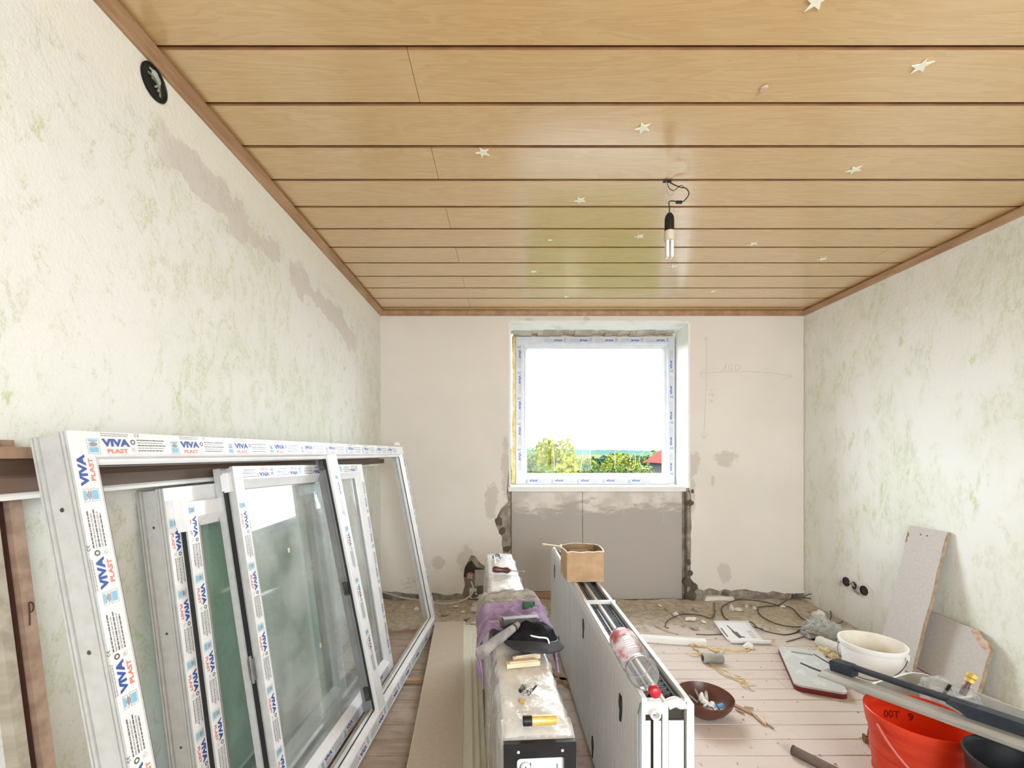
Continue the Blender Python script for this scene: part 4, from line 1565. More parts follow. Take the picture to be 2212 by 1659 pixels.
# red bucket, semi-clear
M_REDB = NT('orange_red_bucket_plastic')
t_ = M_REDB
t_.color(t_.mix(t_.step(t_.noise(t_.coords((1, 1, 5)), 4, 4), .35, .7), (.80, .11, .035), (.62, .060, .024)))
t_.p.inputs['Roughness'].default_value = .3
tl = t_.n('ShaderNodeBsdfTranslucent')
tl.inputs[0].default_value = (.95, .14, .04, 1)
mx = t_.n('ShaderNodeMixShader')
mx.inputs[0].default_value = .45
t_.t.links.new(t_.p.outputs[0], mx.inputs[1])
t_.t.links.new(tl.outputs[0], mx.inputs[2])
t_.t.links.new(mx.outputs[0], t_.out.inputs[0])
M_REDB = M_REDB.mat
RBX, RBY = 1.500, 1.595
RB = thing('red_bucket', 'orange-red semi-clear plastic bucket at the lower right, tool lying across its rim', 'bucket', (RBX, RBY, 0), 0)
mb = MB()
mb.lathe([(.118, .0), (.122, .004), (.146, .262), (.147, .268), (.151, .270), (.1515, .282), (.154, .286), (.1585, .320), (.1590, .330), (.156, .332), (.1545, .329), (.150, .285), (.145, .268), (.119, .012), (.001, .012)], 56)
mb.build('shell', M_REDB, RB, smooth=True, sharp=50)
for z in (.10, .18):
    rz_ = .122 + (z / .262) * .024
    MB().lathe([(rz_ - .001, z - .004), (rz_ + .003, z - .002), (rz_ + .003, z + .002), (rz_ - .001, z + .004)], 56, closed=True).build('band', M_REDB, RB, smooth=True)
# embossed capacity marks round the inside
for txt, a0 in (('00T', 1.62), ('9', 1.05)):
    mb = MB()
    vs, fs = text_geo(txt, .038, .001)
    mb.add([Vector(((.1405 + (v.y) * .08) * math.cos(a0 - v.x / .15), (.1405 + v.y * .08) * math.sin(a0 - v.x / .15), .238 + v.y)) for v in vs], fs)
    mb.build('embossed_lettering', mat('dark_red_lettering', (.30, .018, .010), rough=.4), RB)
mb = MB()
P = []
for k in range(15):
    a = PI * 1.02 + PI * k / 14
    P.append((.162 * math.cos(a) * (1 + .05 * math.sin(PI * k / 14)), .162 * math.sin(a) * 1.02, .305 - .17 * math.sin(PI * k / 14)))
mb.tube(P, .0042, 8, smooth_path=4)
mb.build('handle', mat('pink_clear_handle', (.62, .16, .14), (.52, .12, .11), rough=.3), RB, smooth=True)

# black bucket
KB = thing('black_bucket', 'black plastic builder bucket cut by the lower right corner', 'bucket', (1.52, 1.275, 0), 0)
M_KB = mat('black_bucket_plastic', (.010, .010, .012), (.018, .018, .020), scale=12, rough=.4)
mb = MB()
mb.lathe([(.105, .0), (.110, .004), (.134, .36), (.139, .364), (.1405, .372), (.137, .378), (.133, .376), (.129, .36), (.106, .012), (.001, .012)], 48)
mb.build('shell', M_KB, KB, smooth=True, sharp=50)
MB().lathe([(.006, 0), (.006, .006), (.003, .009)], 12, M=Matrix.Translation((-.128, -.035, .345)) @ Matrix.Rotation(PI / 2, 4, 'Y')).build('rivet', M_STEEL, KB, smooth=True)

# long plastering tool lying over the buckets
A = at(1797, 1458, 1.86)
B = Vector((1.66, 1.20, .412))
A = Vector((A.x, A.y, .352))
ax = (B - A)
TL = ax.length
MT = basis(A, ax, (0, 0, 1))
FT = link('plastering_float', None)
FT.matrix_world = MT
tag(FT, 'long dark plastic plastering tool with grey blade lying over red and black buckets', 'tool')
M_NAVY = mat('dark_navy_plastic', (.014, .020, .032), (.034, .042, .055), scale=9, rough=.5, bump=.2)
M_ALU = mat('dirty_grey_aluminium', (.46, .45, .42), (.32, .31, .285), scale=9, stretch=(.5, 4, 4), rough=.45, metal=.4)
# blade: flat extrusion under the handle; local x along, y up, z toward the camera side
MB().prism([(.0, -.004), (.030, -.010), (.066, -.014), (.074, -.010), (.072, -.004), (.040, .006), (.0, .008)], -.015, TL + .25, M=Matrix(((0, 0, 1, 0), (0, 1, 0, .004), (1, 0, 0, 0), (0, 0, 0, 1)))).build('blade', M_ALU, FT)
gr = []
hx0, hx1, sx0, sx1 = .0, TL + .2, .085, .405
mb = MB()
mb.prism(rounded(hx0, sx0, .006, .056, .012), -.030, .012)
mb.build('handle_end', M_NAVY, FT)
mb = MB()
P = [(.05, .048, -.012), (sx0 + .02, .046, -.012), (.25, .044, -.012), (sx1 - .03, .044, -.012), (sx1 + .04, .038, -.010)]
mb.tube(P, [.013, .0125, .0125, .013, .016], 12, smooth_path=5)
mb.build('grip', M_NAVY, FT, smooth=True)
ol = [(sx1 - .02, .052), (sx1 - .03, .036), (sx1, .026), (sx1 + .03, .008), (hx1, .008), (hx1, .050)]
MB().prism(ol, -.030, .012).build('handle_base', M_NAVY, FT)
MB().tube([(-.002, .030, -.004), (-.075, .050, -.006)], [.003, .002], 6).build('guide_rod', M_DKSTEEL, FT)
MB().tube([(.03, .000, .030), (-.06, .004, .036), (-.105, .010, .040)], [.005, .004, .0035], 6).build('guide_rod', M_DKSTEEL, FT)

# kneeling pad
M_PADG = mat('grey_pad_top', (.52, .545, .545), (.62, .64, .63), scale=16, lo=.5, hi=.7, rough=.85)
M_PADR = mat('dark_red_pad_foam', (.20, .028, .035), (.15, .02, .027), rough=.85)
fl_, fr_, nl_, nr_ = fl(1682, 1400, .035), fl(1771, 1402, .035), fl(1723, 1482, .035), fl(1827, 1495, .035)
ya = ((fl_ + fr_) / 2 - (nl_ + nr_) / 2)
KP = thing('kneeling_pad', 'grey kneeling pad with dark red underside lying on the floor', 'pad', ((nl_.x + nr_.x) / 2, (nl_.y + nr_.y) / 2, 0), math.atan2(ya.y, ya.x) - PI / 2)
PL, PWd = ya.length, .238
MB().prism(rounded(-PWd / 2, PWd / 2, 0, PL, .035), .001, .026).build('foam_base', M_PADR, KP)
# top layer with a real cut-out for the hand grip
top = bmesh.new()
xs = [-PWd / 2, -.055, .055, PWd / 2]
mb = MB()
zz0, zz1 = .026, .036
yh0, yh1 = PL - .085, PL - .062
half = rounded(-PWd / 2, PWd / 2, 0, PL, .035)
low = [p for p in half if p[1] <= PL / 2]
mb.prism([(PWd / 2, yh0), (-PWd / 2, yh0)] + [p for p in half if p[1] < yh0 and p[0] < 0][::1] + [p for p in half if p[1] < yh0 and p[0] >= 0], zz0, zz1)
mb.box(-PWd / 2, -.055, yh0, yh1, zz0, zz1)
mb.box(.055, PWd / 2, yh0, yh1, zz0, zz1)
mb.prism([(-PWd / 2, yh1), (PWd / 2, yh1)] + [p for p in half if p[1] > yh1 and p[0] >= 0] + [p for p in half if p[1] > yh1 and p[0] < 0], zz0, zz1)
mb.build('pad_top', M_PADG, KP)
MB().box(-.055, .055, yh0, yh1, .0255, .0265).build('grip_slot_shade', M_DKWOOD, KP)  # dark sheet painted as the shade down in the cut-out
top.free()

# bowl with small parts
p = fl(1522, 1503, .085)
BW = thing('bowl', 'round brown bowl of small parts on the floor beside the bare radiator', 'bowl', (p.x, p.y, 0), 0)
mb = MB()
mb.lathe([(.06, 0), (.064, .002), (.10, .030), (.125, .062), (.134, .088), (.131, .090), (.127, .082), (.118, .062), (.094, .036), (.06, .014), (.001, .012)], 44)
mb.build('shell', mat('brown_bowl_glaze', (.13, .040, .022), (.09, .028, .018), scale=8, rough=.35), BW, smooth=True, sharp=60)
o = MB().grid(lambda s, t: Vector((p.x - .03 + .075 * s + .01 * nz(s * 4, t * 4), p.y - .065 + .07 * t, .060 + .035 * nz(s * 3, t * 3, 5) + .02 * math.sin(6 * s))), 14, 14).build('white_packet', M_BWHITE, smooth=True, solid=.003)
tag(o, 'small crumpled white packet in the brown bowl', 'packet')
o = thing('blue_clip', 'blue ribbed plastic clip in the brown bowl', 'clip', (p.x + .052, p.y - .045, .058), .5)
mb = MB().box(-.019, .019, -.010, .010, 0, .010, M=Matrix.Rotation(.8, 4, 'X'))
mb.build('plate', mat('blue_plastic', (.06, .32, .72), (.05, .26, .62), rough=.4), o)
for k in range(4):
    MB().box(-.016 + k * .0085, -.012 + k * .0085, -.010, .010, .010, .013, M=Matrix.Rotation(.8, 4, 'X')).build('rib', mat('pale_blue_plastic', (.30, .58, .85), rough=.4), o)
for k, (dx, dy, a, tl_) in enumerate(((-.01, .03, .4, .8), (.015, .01, -.3, .9), (-.035, .0, .9, .5))):
    o = MB().prism([(-.008, 0), (.008, 0), (.007, .040), (0, .052), (-.007, .040)], 0, .004, M=Matrix.Translation((p.x + dx, p.y + dy, .05)) @ Matrix.Rotation(a, 4, 'Z') @ Matrix.Rotation(tl_, 4, 'X')).build('metal_bracket', M_STEEL)
    tag(o, ['tall pointed grey metal bracket in the middle of the brown bowl', 'pointed grey metal bracket beside the blue clip in the bowl', 'flat-lying grey metal bracket at the left of the bowl'][k], 'bracket', 'metal brackets in the bowl')

# white plastic trunking length, leaflet, pipe stub
a, b = fl(1385, 1374, .03), fl(1525, 1384, .03)
tag(MB().bar(a - Vector((0, 0, .014)), b - Vector((0, 0, .014)), .055, .03).bar(a + Vector((0, 0, .0025)), b + Vector((0, 0, .0025)), .050, .003).build('plastic_trunking', M_WHITE), 'length of white plastic trunking on the floor behind the bare radiator', 'trunking')
LF = thing('leaflet', 'open printed white leaflet lying on the dusty floor', 'leaflet', fl(1612, 1385, .002), -.03)
M_PAPER = mat('white_paper', (.80, .80, .815), (.74, .74, .755), rough=.7)
MB().grid(lambda s, t: Vector((-.125 + .25 * s, -.02 + .24 * t, .006 + .050 * t ** 1.5)), 6, 8).build('page', M_PAPER, LF, smooth=True, solid=.001)
MB().tube([(-.125, -.035, .014), (.135, -.045, .014)], .013, 12).build('rolled_edge', M_PAPER, LF, smooth=True)
MPG = Matrix.Translation((0, 0, .0))


def on_page(pts):
    out = []
    for x, y in pts:
        t = (y + .02) / .24
        out.append((x, y, .0075 + .050 * max(t, 0) ** 1.5))
    return out


mb = MB()
for pl in ([(-.055, .16), (-.048, .17), (-.030, .10), (-.040, .095)], [(-.050, .10), (-.035, .11), (-.020, .03), (-.035, .02)], [(-.03, .10), (-.015, .095), (-.010, .03), (-.02, .03)], [(-.02, .05), (.01, .04), (.01, .03), (-.02, .03)]):
    mb.add(on_page(pl), [(0, 1, 2, 3)])
mb.build('printed_drawing', M_INK, LF)
mb = MB()
for k in range(9):
    mb.add(on_page([(-.112, .04 + k * .011), (-.100, .04 + k * .011), (-.100, .048 + k * .011), (-.112, .048 + k * .011)]), [(0, 1, 2, 3)])
o = mb.build('printed_heading', M_INK, LF)
o['kind'] = 'stuff'
mb = MB()
for k in range(5):
    mb.add(on_page([(.055, .03 + k * .018), (.09, .03 + k * .018), (.09, .036 + k * .018), (.055, .036 + k * .018)]), [(0, 1, 2, 3)])
mb.build('printed_text', M_GINK, LF)['kind'] = 'stuff'
c = fl(1612, 1396)
o = link('plaster_crumb', lump_with(M_WHITE, 66))
o.location = (c.x, c.y - .03, .014)
o.scale = (.032, .024, .02)
tag(o, 'white rounded plastic knob lying in front of the leaflet', 'knob')
p = fl(1540, 1432, 0)
PS = thing('pipe_stub', 'short grey pipe stub lying among the yellow straps', 'pipe stub', (p.x, p.y, .0275), -.05)
Rx = Matrix.Rotation(PI / 2, 4, 'Y')
MB().lathe([(.020, -.062), (.027, -.062), (.028, -.05), (.026, -.04), (.027, .058), (.020, .058)], 22, M=Rx, closed=True).build('tube', mat('grey_dusty_pipe', (.36, .355, .33), (.25, .245, .225), scale=12, rough=.7), PS, smooth=True)
MB().lathe([(.019, -.055), (.019, .05)], 16, M=Rx).build('bore', M_DARK, PS)

# yellow straps (ribbons)
M_STRAP = mat('yellow_strap', (.78, .60, .24), (.70, .50, .16), scale=9, rough=.4)


def ribbon(name, pts, wd, lab, m=M_STRAP, cat='strap', tw=1.2):
    P, R_ = crom([Vector(q) for q in pts], [1] * len(pts), 8)
    vs = []
    for i, q in enumerate(P):
        d = (P[min(i + 1, len(P) - 1)] - P[max(i - 1, 0)]).normalized()
        s_ = d.cross(Vector((0, 0, 1)))
        s_ = s_.normalized() if s_.length > .01 else Vector((1, 0, 0))
        a = tw * math.sin(i * .35)
        s_ = s_ * math.cos(a) + Vector((0, 0, 1)) * abs(math.sin(a))
        h = max(q.z, .004 + abs(s_.z) * wd / 2)
        c = Vector((q.x, q.y, h))
        vs += [c - s_ * wd / 2, c + s_ * wd / 2]
    mb = MB().add(vs, [(2 * i, 2 * i + 1, 2 * i + 3, 2 * i + 2) for i in range(len(P) - 1)])
    return tag(mb.build(name, m, smooth=True, solid=.001), lab, cat)


def cp(x, y, z=None):
    if z is None:
        z = .016 if y < 440 else .004
    u, v = 1380 + x * .217, 1270 + y * .217
    return fl(u, v, z) if v > 1306 else at(u, v, 3.70)


ribbon('packing_strap', [cp(1130, 575), cp(1085, 625), cp(1000, 630), cp(860, 625), cp(800, 600, .03), cp(740, 610), cp(800, 635, .02), cp(700, 605), cp(610, 585), cp(560, 565, .03)], .012, 'yellow packing strap curled beside the leaflet and the pipe stub')
ribbon('packing_strap', [cp(600, 560), cp(520, 575, .02), cp(560, 610), cp(610, 650), cp(600, 680), cp(480, 665)], .010, 'short curled yellow strap end behind the pipe stub')
ribbon('packing_strap', [cp(640, 640), cp(640, 710), cp(760, 785), cp(880, 835, .02), cp(1000, 890), cp(1050, 920), cp(1000, 935, .012), cp(1060, 985), cp(1140, 1015)], .010, 'long yellow packing strap running forward from the pipe stub, outer one')
ribbon('packing_strap', [cp(680, 735), cp(820, 850), cp(960, 910), cp(1080, 955), cp(1110, 920, .02), cp(1115, 880, .03)], .009, 'long yellow packing strap running forward from the pipe stub, inner one')
ribbon('packing_strap', [cp(1340, 505), cp(1330, 545, .012), cp(1270, 540), cp(1245, 520)], .010, 'small yellow strap scrap behind the leaflet corner')
ribbon('straw', [cp(160, 360), cp(260, 405), cp(395, 460)], .014, 'pale yellow straw-like strip near the wall behind the radiator', M_PALEWOOD, 'strip', .2)

# cables
M_CABLE = mat('brown_black_cable', (.055, .045, .032), (.08, .065, .045), rough=.5)
M_GCABLE = mat('grey_cable', (.42, .41, .385), (.36, .35, .33), rough=.5)


def cable(name, pts, rad, m, lab, parent=None):
    o = MB().tube(pts, rad, 6, smooth_path=8).build(name, m, parent, smooth=True, sharp=0)
    if parent is None:
        tag(o, lab, 'cable')
    return o


cable('cable', [cp(1020, 395), cp(970, 390), cp(920, 340), cp(850, 290), cp(825, 210), cp(850, 175), cp(960, 125), cp(1100, 120), cp(1250, 140), cp(1370, 168)], .0045, M_CABLE, 'dark cable arc on the floor behind the leaflet')
cable('cable', [cp(1640, 390), cp(1500, 385), cp(1350, 350), cp(1220, 280), cp(1185, 215), cp(1220, 188), cp(1400, 178), cp(1520, 200), cp(1600, 280), cp(1690, 348)], .0045, M_CABLE, 'dark cable loop lying open on the floor behind the grey rag')
cable('cable', [cp(1370, 178), cp(1430, 150), cp(1500, 112), cp(1630, 97), cp(1780, 125), cp(1880, 200), wx(1380 + 1915 * .217, 1270 + 270 * .217, 2.50), cp(1890, 345)], .0045, M_CABLE, 'dark cable loop standing up into the right corner')
cable('cable', [cp(1640, 92), cp(1700, 62), cp(1800, 65), cp(1865, 110), cp(1860, 165)], .0035, M_CABLE, 'thin cable bow close to the corner of the walls')
cable('cable', [cp(1240, 410), cp(1130, 385), cp(1095, 345), cp(1130, 345), cp(1190, 400), cp(1300, 440), cp(1450, 465), cp(1560, 445), cp(1640, 400), cp(1850, 365), cp(2000, 350), cp(2030, 325)], .004, M_CABLE, 'dark cable winding in front of the loops to the right wall')
cable('cable', [cp(300, 400), cp(265, 390), cp(275, 340), cp(350, 290), cp(450, 262), cp(600, 270), cp(720, 300), cp(755, 250), cp(750, 150)], .004, M_CABLE, 'thin dark cable in the dust behind the bare radiator')
cable('wire', [cp(570, 460), cp(700, 466), cp(850, 458)], .003, M_CABLE, 'thin straight wire lying left of the leaflet')
cable('wire', [cp(1470, 535), cp(1560, 510), cp(1640, 485)], .003, M_CABLE, 'short wire pointing at the grey rag')

# grey rag
p = fl(1778, 1377)
o = link('grey_rag', None)
bm = bmesh.new()
bmesh.ops.create_icosphere(bm, subdivisions=5, radius=1)
for v in bm.verts:
    q = v.co.copy()
    wq = q + Vector((nz(q.x * 2, q.y * 2, q.z * 2), nz(q.y * 2 + 5, q.z * 2, q.x * 2), nz(q.z * 2 + 9, q.x * 2, q.y * 2))) * .7
    n1 = 1 - abs(nz(wq.x * 2.4 + 3, wq.y * 2.4, wq.z * 2.4)) * 3.0
    n2 = 1 - abs(nz(wq.x * 5.5 + 7, wq.y * 5.5, wq.z * 5.5)) * 3.0
    v.co = q * (.78 + .22 * max(n1, -.5) + .075 * max(n2, -.6)) * (1 + .35 * nz(q.x * 1.2, q.y * 1.2, 4))
    if v.co.z < -.25:
        v.co.z = -.25
me = bpy.data.meshes.new('grey_rag')
bm.to_mesh(me)
bm.free()
me.polygons.foreach_set('use_smooth', [True] * len(me.polygons))
me.materials.append(mat('pale_grey_rag', (.52, .535, .515), (.40, .41, .39), scale=20, rough=.95))
bpy.data.objects.remove(o)
o = link('grey_rag', me)
o.location = (p.x, p.y + .02, .03)
o.scale = (.135, .11, .105)
tag(o, 'pale grey crumpled rag on the floor by the right wall', 'rag')
# white paint roller sleeve
a, b = fl(1768, 1385, .035), fl(1826, 1408, .035)
mb = MB()
mb.tube([a, b], .036, 18)
for v in mb.v:
    k_ = .003 * nz(v.x * 90, v.y * 90, v.z * 90)
    v.z += k_
RS = mb.build('roller_sleeve', mat('white_fleece', (.86, .86, .84), (.80, .80, .78), scale=60, rough=1.0, bump=1.0, bscale=120, bdist=.01), smooth=True)
tag(RS, 'white fluffy paint roller sleeve between the rag and the white bucket', 'roller sleeve')
# yellow foam lumps
for (x, y, s, lab) in ((1840, 655, .030, 'lump of yellow foam beside the kneeling pad, larger one'), (1935, 690, .020, 'small lump of yellow foam beside the white bucket')):
    c = cp(x, y)
    o = link('foam_lump', lump_with(M_STRAP if False else mat('pale_yellow_foam', (.78, .68, .44), (.70, .58, .34), scale=30, rough=.9), int(x), 3))
    o.location = (c.x, c.y, s * .6)
    o.scale = (s * 1.3, s, s)
    tag(o, lab, 'foam')
# splinters in front of the bowl
r = random.Random(14)
for (u0, v0, u1, v1, wd, m, lab) in ((1582, 1520, 1622, 1540, .020, M_LATH, 'flat brown wood splinter beside the bowl'), (1590, 1532, 1606, 1540, .012, M_LATH, 'small brown wood chip next to the bowl'),
                                     (1628, 1545, 1650, 1564, .012, M_LATH, 'narrow brown splinter pointing away from the bowl'), (1634, 1544, 1652, 1562, .008, M_PALEWOOD, 'pale wood splinter at the end of the brown ones'),
                                     (1652, 1560, 1670, 1573, .007, M_LATH, 'smallest dark splinter on the open floor'), (1608, 1527, 1626, 1530, .006, M_LATH, 'thin splinter crossing above the flat brown one')):
    a, b = fl(u0, v0, .004), fl(u1, v1, .006)
    mb = MB()
    mb.bar(a, b, wd, .006)
    mb.bar(a.lerp(b, .2), a.lerp(b, 1.12), wd * .4, .004)
    tag(mb.build('wood_splinter', m), lab, 'splinter')
# brown pipe in front
a, b = fl(1712, 1620, .02), fl(1850, 1690, .02)
PP = thing('metal_pipe', 'dark brown rusty pipe lying on the floor at the lower edge', 'pipe', (0, 0, 0))
MB().tube([a, b], .019, 18).build('tube', mat('rusty_pipe', (.16, .115, .095), (.10, .075, .065), scale=14, rough=.55, metal=.2), PP, smooth=True)
MB().tube([a - (b - a).normalized() * .0006, a + (b - a).normalized() * .004], .0205, 18).build('rim', M_DKSTEEL, PP, smooth=True)
# bronze wing nut
p = fl(1872, 1603, 0)
WN = thing('wing_nut', 'small bronze wing nut lying left of the red bucket', 'wing nut', (p.x, p.y, .002), .6)
M_BRONZE = mat('bronze', (.34, .19, .07), (.24, .13, .05), scale=20, rough=.45, metal=.4)
MB().lathe([(.006, 0), (.014, 0), (.014, .022), (.006, .022)], 14, closed=True).build('hub', M_BRONZE, WN, smooth=True)
for s_ in (-1, 1):
    MB().prism([(s_ * .010, .004), (s_ * .030, .010), (s_ * .044, .030), (s_ * .040, .050), (s_ * .028, .046), (s_ * .022, .028), (s_ * .010, .018)], -.004, .004, M=Matrix(((1, 0, 0, 0), (0, 0, 1, 0), (0, 1, 0, 0), (0, 0, 0, 1)))).build('wing', M_BRONZE, WN)

# ================================================================== DUST AND RUBBLE
mb = MB()


def sand(s, t):
    x = XL + (XR - XL) * s
    y = 2.85 + (YB - .002 - 2.85) * t
    d = y - 3.02 - .12 * nz(x * 2, 1) - .05 * nz(x * 7, 5)
    z = -.006 + min(.012, d * .030) + .005 * nz(x * 9, y * 9, 2) + .003 * nz(x * 30, y * 30, 4)
    if y > YB - .14:
        z += .022 * (y - YB + .14) / .14 * (.7 + .9 * nz(x * 6, y * 4, 8))
    return Vector((x, y, z))


mb.grid(sand, 240, 70)
o = mb.build('sand', M_SAND, smooth=True, sharp=0)
stuff(o, 'sandy dust and fine rubble spread along the foot of the back wall', 'dust')
# countable plaster chunks
CH_ = [lump_with(M_PLAIN, 200 + i) for i in range(3)] + [lump_with(mat('grey_mortar_chunk', (.46, .42, .365), (.36, .32, .27), scale=20, rough=.95), 210 + i) for i in range(2)]
r = random.Random(31)
spots = [(985, 1312), (1000, 1324), (1025, 1308), (1040, 1318), (960, 1330), (1008, 1338), (1048, 1330), (940, 1360), (1022, 1348), (1460, 1330), (1478, 1325), (1492, 1340), (1505, 1320), (1520, 1345),
         (1475, 1352), (1580, 1316), (1596, 1320), (1612, 1312), (1630, 1316), (1545, 1318), (1498, 1357), (1690, 1312), (1770, 1332), (1440, 1318), (1425, 1310), (900, 1318), (870, 1312), (1038, 1345), (1150, 1308), (1165, 1314)]
ORD = ['first', 'second', 'third', 'fourth', 'fifth', 'sixth', 'seventh', 'eighth', 'ninth', 'tenth', 'eleventh', 'twelfth', 'thirteenth', 'fourteenth', 'fifteenth', 'sixteenth', 'seventeenth', 'eighteenth']
spots.sort()
cnt = {}
for k, (u, v) in enumerate(spots):
    zone = 'left of the wrapped radiator' if u < 1060 else ('between the two radiators' if u < 1300 else 'between bare radiator and right wall')
    cnt[zone] = cnt.get(zone, 0) + 1
    c = fl(u, v, .006)
    s_ = r.uniform(.010, .026)
    o = link('plaster_chunk', CH_[r.randrange(5)])
    o.location = (c.x, min(c.y, YB - .05), .010 + s_ * .3)
    o.scale = (s_ * r.uniform(1, 2.2), s_ * r.uniform(.7, 1.3), s_ * r.uniform(.5, .9))
    o.rotation_euler = (0, 0, r.uniform(0, 6))
    tag(o, 'plaster chunk in the dust %s, %s from the left' % (zone, ORD[cnt[zone] - 1]), 'chunk', 'plaster chunks along the back wall')
# large chunk in the corner and flake by the torn socket hole
for (u, v, sc_, lab) in ((1770, 1334, (.05, .035, .035), 'big pale plaster chunk at the foot of the right wall'), (1030, 1322, (.05, .03, .028), 'large plaster lump on the floor below the torn socket hole')):
    c = fl(u, v)
    o = link('plaster_lump', CH_[1])
    o.location = (c.x, c.y, .02)
    o.scale = sc_
    tag(o, lab, 'chunk')
# fine crumbs on the boards
bm = bmesh.new()
r = random.Random(77)
for k in range(420):
    if k < 260:
        x, y = r.uniform(XL + .1, XR - .1), YB - .02 - abs(r.gauss(0, .28))
    else:
        x, y = r.uniform(.6, 2.2), r.uniform(1.6, 3.0)
    s_ = r.uniform(.0015, .006) if k < 260 else r.uniform(.001, .004)
    z = .010 if y > 3.05 else .0005
    Mx = Matrix.Translation((x, y, z + s_ * .4)) @ Matrix.Rotation(r.uniform(0, 6), 4, 'Z') @ Matrix.Diagonal((s_ * r.uniform(1, 2), s_, s_ * .7, 1))
    bmesh.ops.create_icosphere(bm, subdivisions=1, radius=1, matrix=Mx)
me = bpy.data.meshes.new('rubble_crumbs')
bm.to_mesh(me)
bm.free()
me.materials.append(mat('mixed_crumbs', (.60, .55, .47), (.20, .16, .12), scale=12, rough=.95))
stuff(link('rubble_crumbs', me), 'fine rubble crumbs scattered over the floorboards', 'rubble')

# ================================================================== WALL FITTINGS
# round junction box in the left wall
c = wx(332, 172, XL)
JB = thing('junction_box', 'round black junction box with loose wires high on the left wall', 'junction box', (XL, c.y, 2.412), 0)
Ry = Matrix.Rotation(PI / 2, 4, 'Y')
MB().lathe([(.044, .0), (.050, .0), (.051, .004), (.046, .006), (.044, .003)], 30, M=Ry, closed=True).build('rim', M_BLACK, JB, smooth=True)
MB().lathe([(.0445, .0005), (.0445, .002)], 30, M=Ry).build('back', mat('box_black', (.012, .013, .012), rough=.5), JB)
for pts_, m in (([(.003, -.02, .03), (.010, .0, .02), (.008, .012, -.005), (.010, .004, -.022)], M_GCABLE), ([(.003, -.026, .012), (.012, -.01, .004), (.009, .01, -.012), (.006, .018, -.03)], mat('green_wire', (.16, .24, .08), rough=.5)),
                ([(.004, .0, .035), (.009, .014, .01), (.008, -.004, -.016)], M_GCABLE)):
    MB().tube(pts_, .0028, 6, smooth_path=5).build('wire', m, JB, smooth=True)
MB().box(.003, .010, -.012, .004, .004, .030).build('terminal', M_PVCG, JB)

# triple socket boxes in the right wall
SX = thing('socket_boxes', 'row of open flush socket boxes with wires low in the right wall', 'socket box', (XR, 3.235, .298), 0)
Ryn = Matrix.Rotation(-PI / 2, 4, 'Y')
mb = MB().prism([(-.15, -.05), (.14, -.045), (.15, .02), (.12, .05), (-.11, .052), (-.155, .02)], 0, .003, M=Matrix(((0, 0, -1, 0), (1, 0, 0, 0), (0, 1, 0, 0), (0, 0, 0, 1))))
mb.build('plaster_patch', M_PLAIN, SX)
for k, yy in enumerate((.082, .006, -.082)):
    zz = (.012, .004, -.004)[k]
    MB().lathe([(.028, .0), (.034, .0), (.034, .007), (.028, .007)], 24, M=Matrix.Translation((0, yy, zz)) @ Ryn, closed=True).build('box_rim', M_PVCG if k == 1 else M_BLACK, SX, smooth=True)
    MB().lathe([(.029, .003), (.029, .0045)], 24, M=Matrix.Translation((0, yy, zz)) @ Ryn).build('box_hole', M_DARK, SX)
for pts_ in ([(-.006, .01, .02), (-.03, .0, .0), (-.02, -.02, -.03), (-.012, -.05, -.035), (-.03, -.03, -.01)], [(-.006, .12, .0), (-.02, .13, -.02), (-.03, .11, -.03), (-.02, .10, -.01), (-.02, .12, .01)],
             [(-.006, -.03, .01), (-.03, -.05, .0), (-.03, -.06, -.03), (-.012, -.03, -.045)], [(-.006, .02, .0), (-.02, .03, .02), (-.025, .0, .025), (-.015, -.01, .0)]):
    MB().tube(pts_, .0045, 6, smooth_path=6).build('wire', M_GCABLE, SX, smooth=True)

# torn socket hole in the back wall: cavity, box, cable
c = at(1016, 1243, YB + .012)
TS = thing('wall_socket_box', 'red round socket box hanging in the torn hole of the back wall', 'socket box', (c.x, YB + .0, c.z), 0)
Rxn = Matrix.Rotation(PI / 2, 4, 'X')
MB().lathe([(.001, .0), (.026, .0), (.034, .006), (.034, .012), (.027, .014), (.020, .011), (.001, .011)], 22, M=Rxn).build('cap', mat('dull_red_plastic', (.36, .12, .10), (.30, .20, .18), scale=60, rough=.6), TS, smooth=True)
for k in range(4):
    a = k * PI / 2 + .4
    MB().box(-.005, .005, -.002, .002, -.010, .010, M=Matrix.Translation((.014 * math.cos(a), -.013, .014 * math.sin(a))) @ Matrix.Rotation(a, 4, 'Y')).build('screw_lug', M_PVCG, TS)
mb = MB()
mb.prism([(-.055, -.01), (-.05, .07), (-.02, .11), (.01, .13), (.05, .07), (.09, .06), (.11, .055), (.10, .02), (.03, .02), (.0, -.03)], YB + .010, YB + .0175, M=Matrix(((1, 0, 0, c.x), (0, 0, 1, 0), (0, 1, 0, c.z), (0, 0, 0, 1))))
o = mb.build('cavity_shade', M_DARK, WALL_B)  # flat dark plate, stands in for the shade inside the hole
mb = MB()
mb.box(c.x + .04, c.x + .16, YB + .004, YB + .017, c.z - .09, c.z + .05)
mb.build('masonry_block', mat('pale_grey_block', (.44, .43, .40), (.36, .345, .32), scale=12, rough=.95, bump=.8, bscale=30), WALL_B)
mb = MB()
mb.box(c.x - .005, c.x + .14, YB - .004, YB + .017, .03, .115)
mb.build('masonry_block', M_PLAIN, WALL_B)
MB().tube([(c.x + .005, YB + .004, c.z + .045), (c.x + .022, YB - .002, c.z + .085), (c.x + .04, YB + .006, c.z + .115)], .006, 8).build('conduit', M_GCABLE, TS, smooth=True)
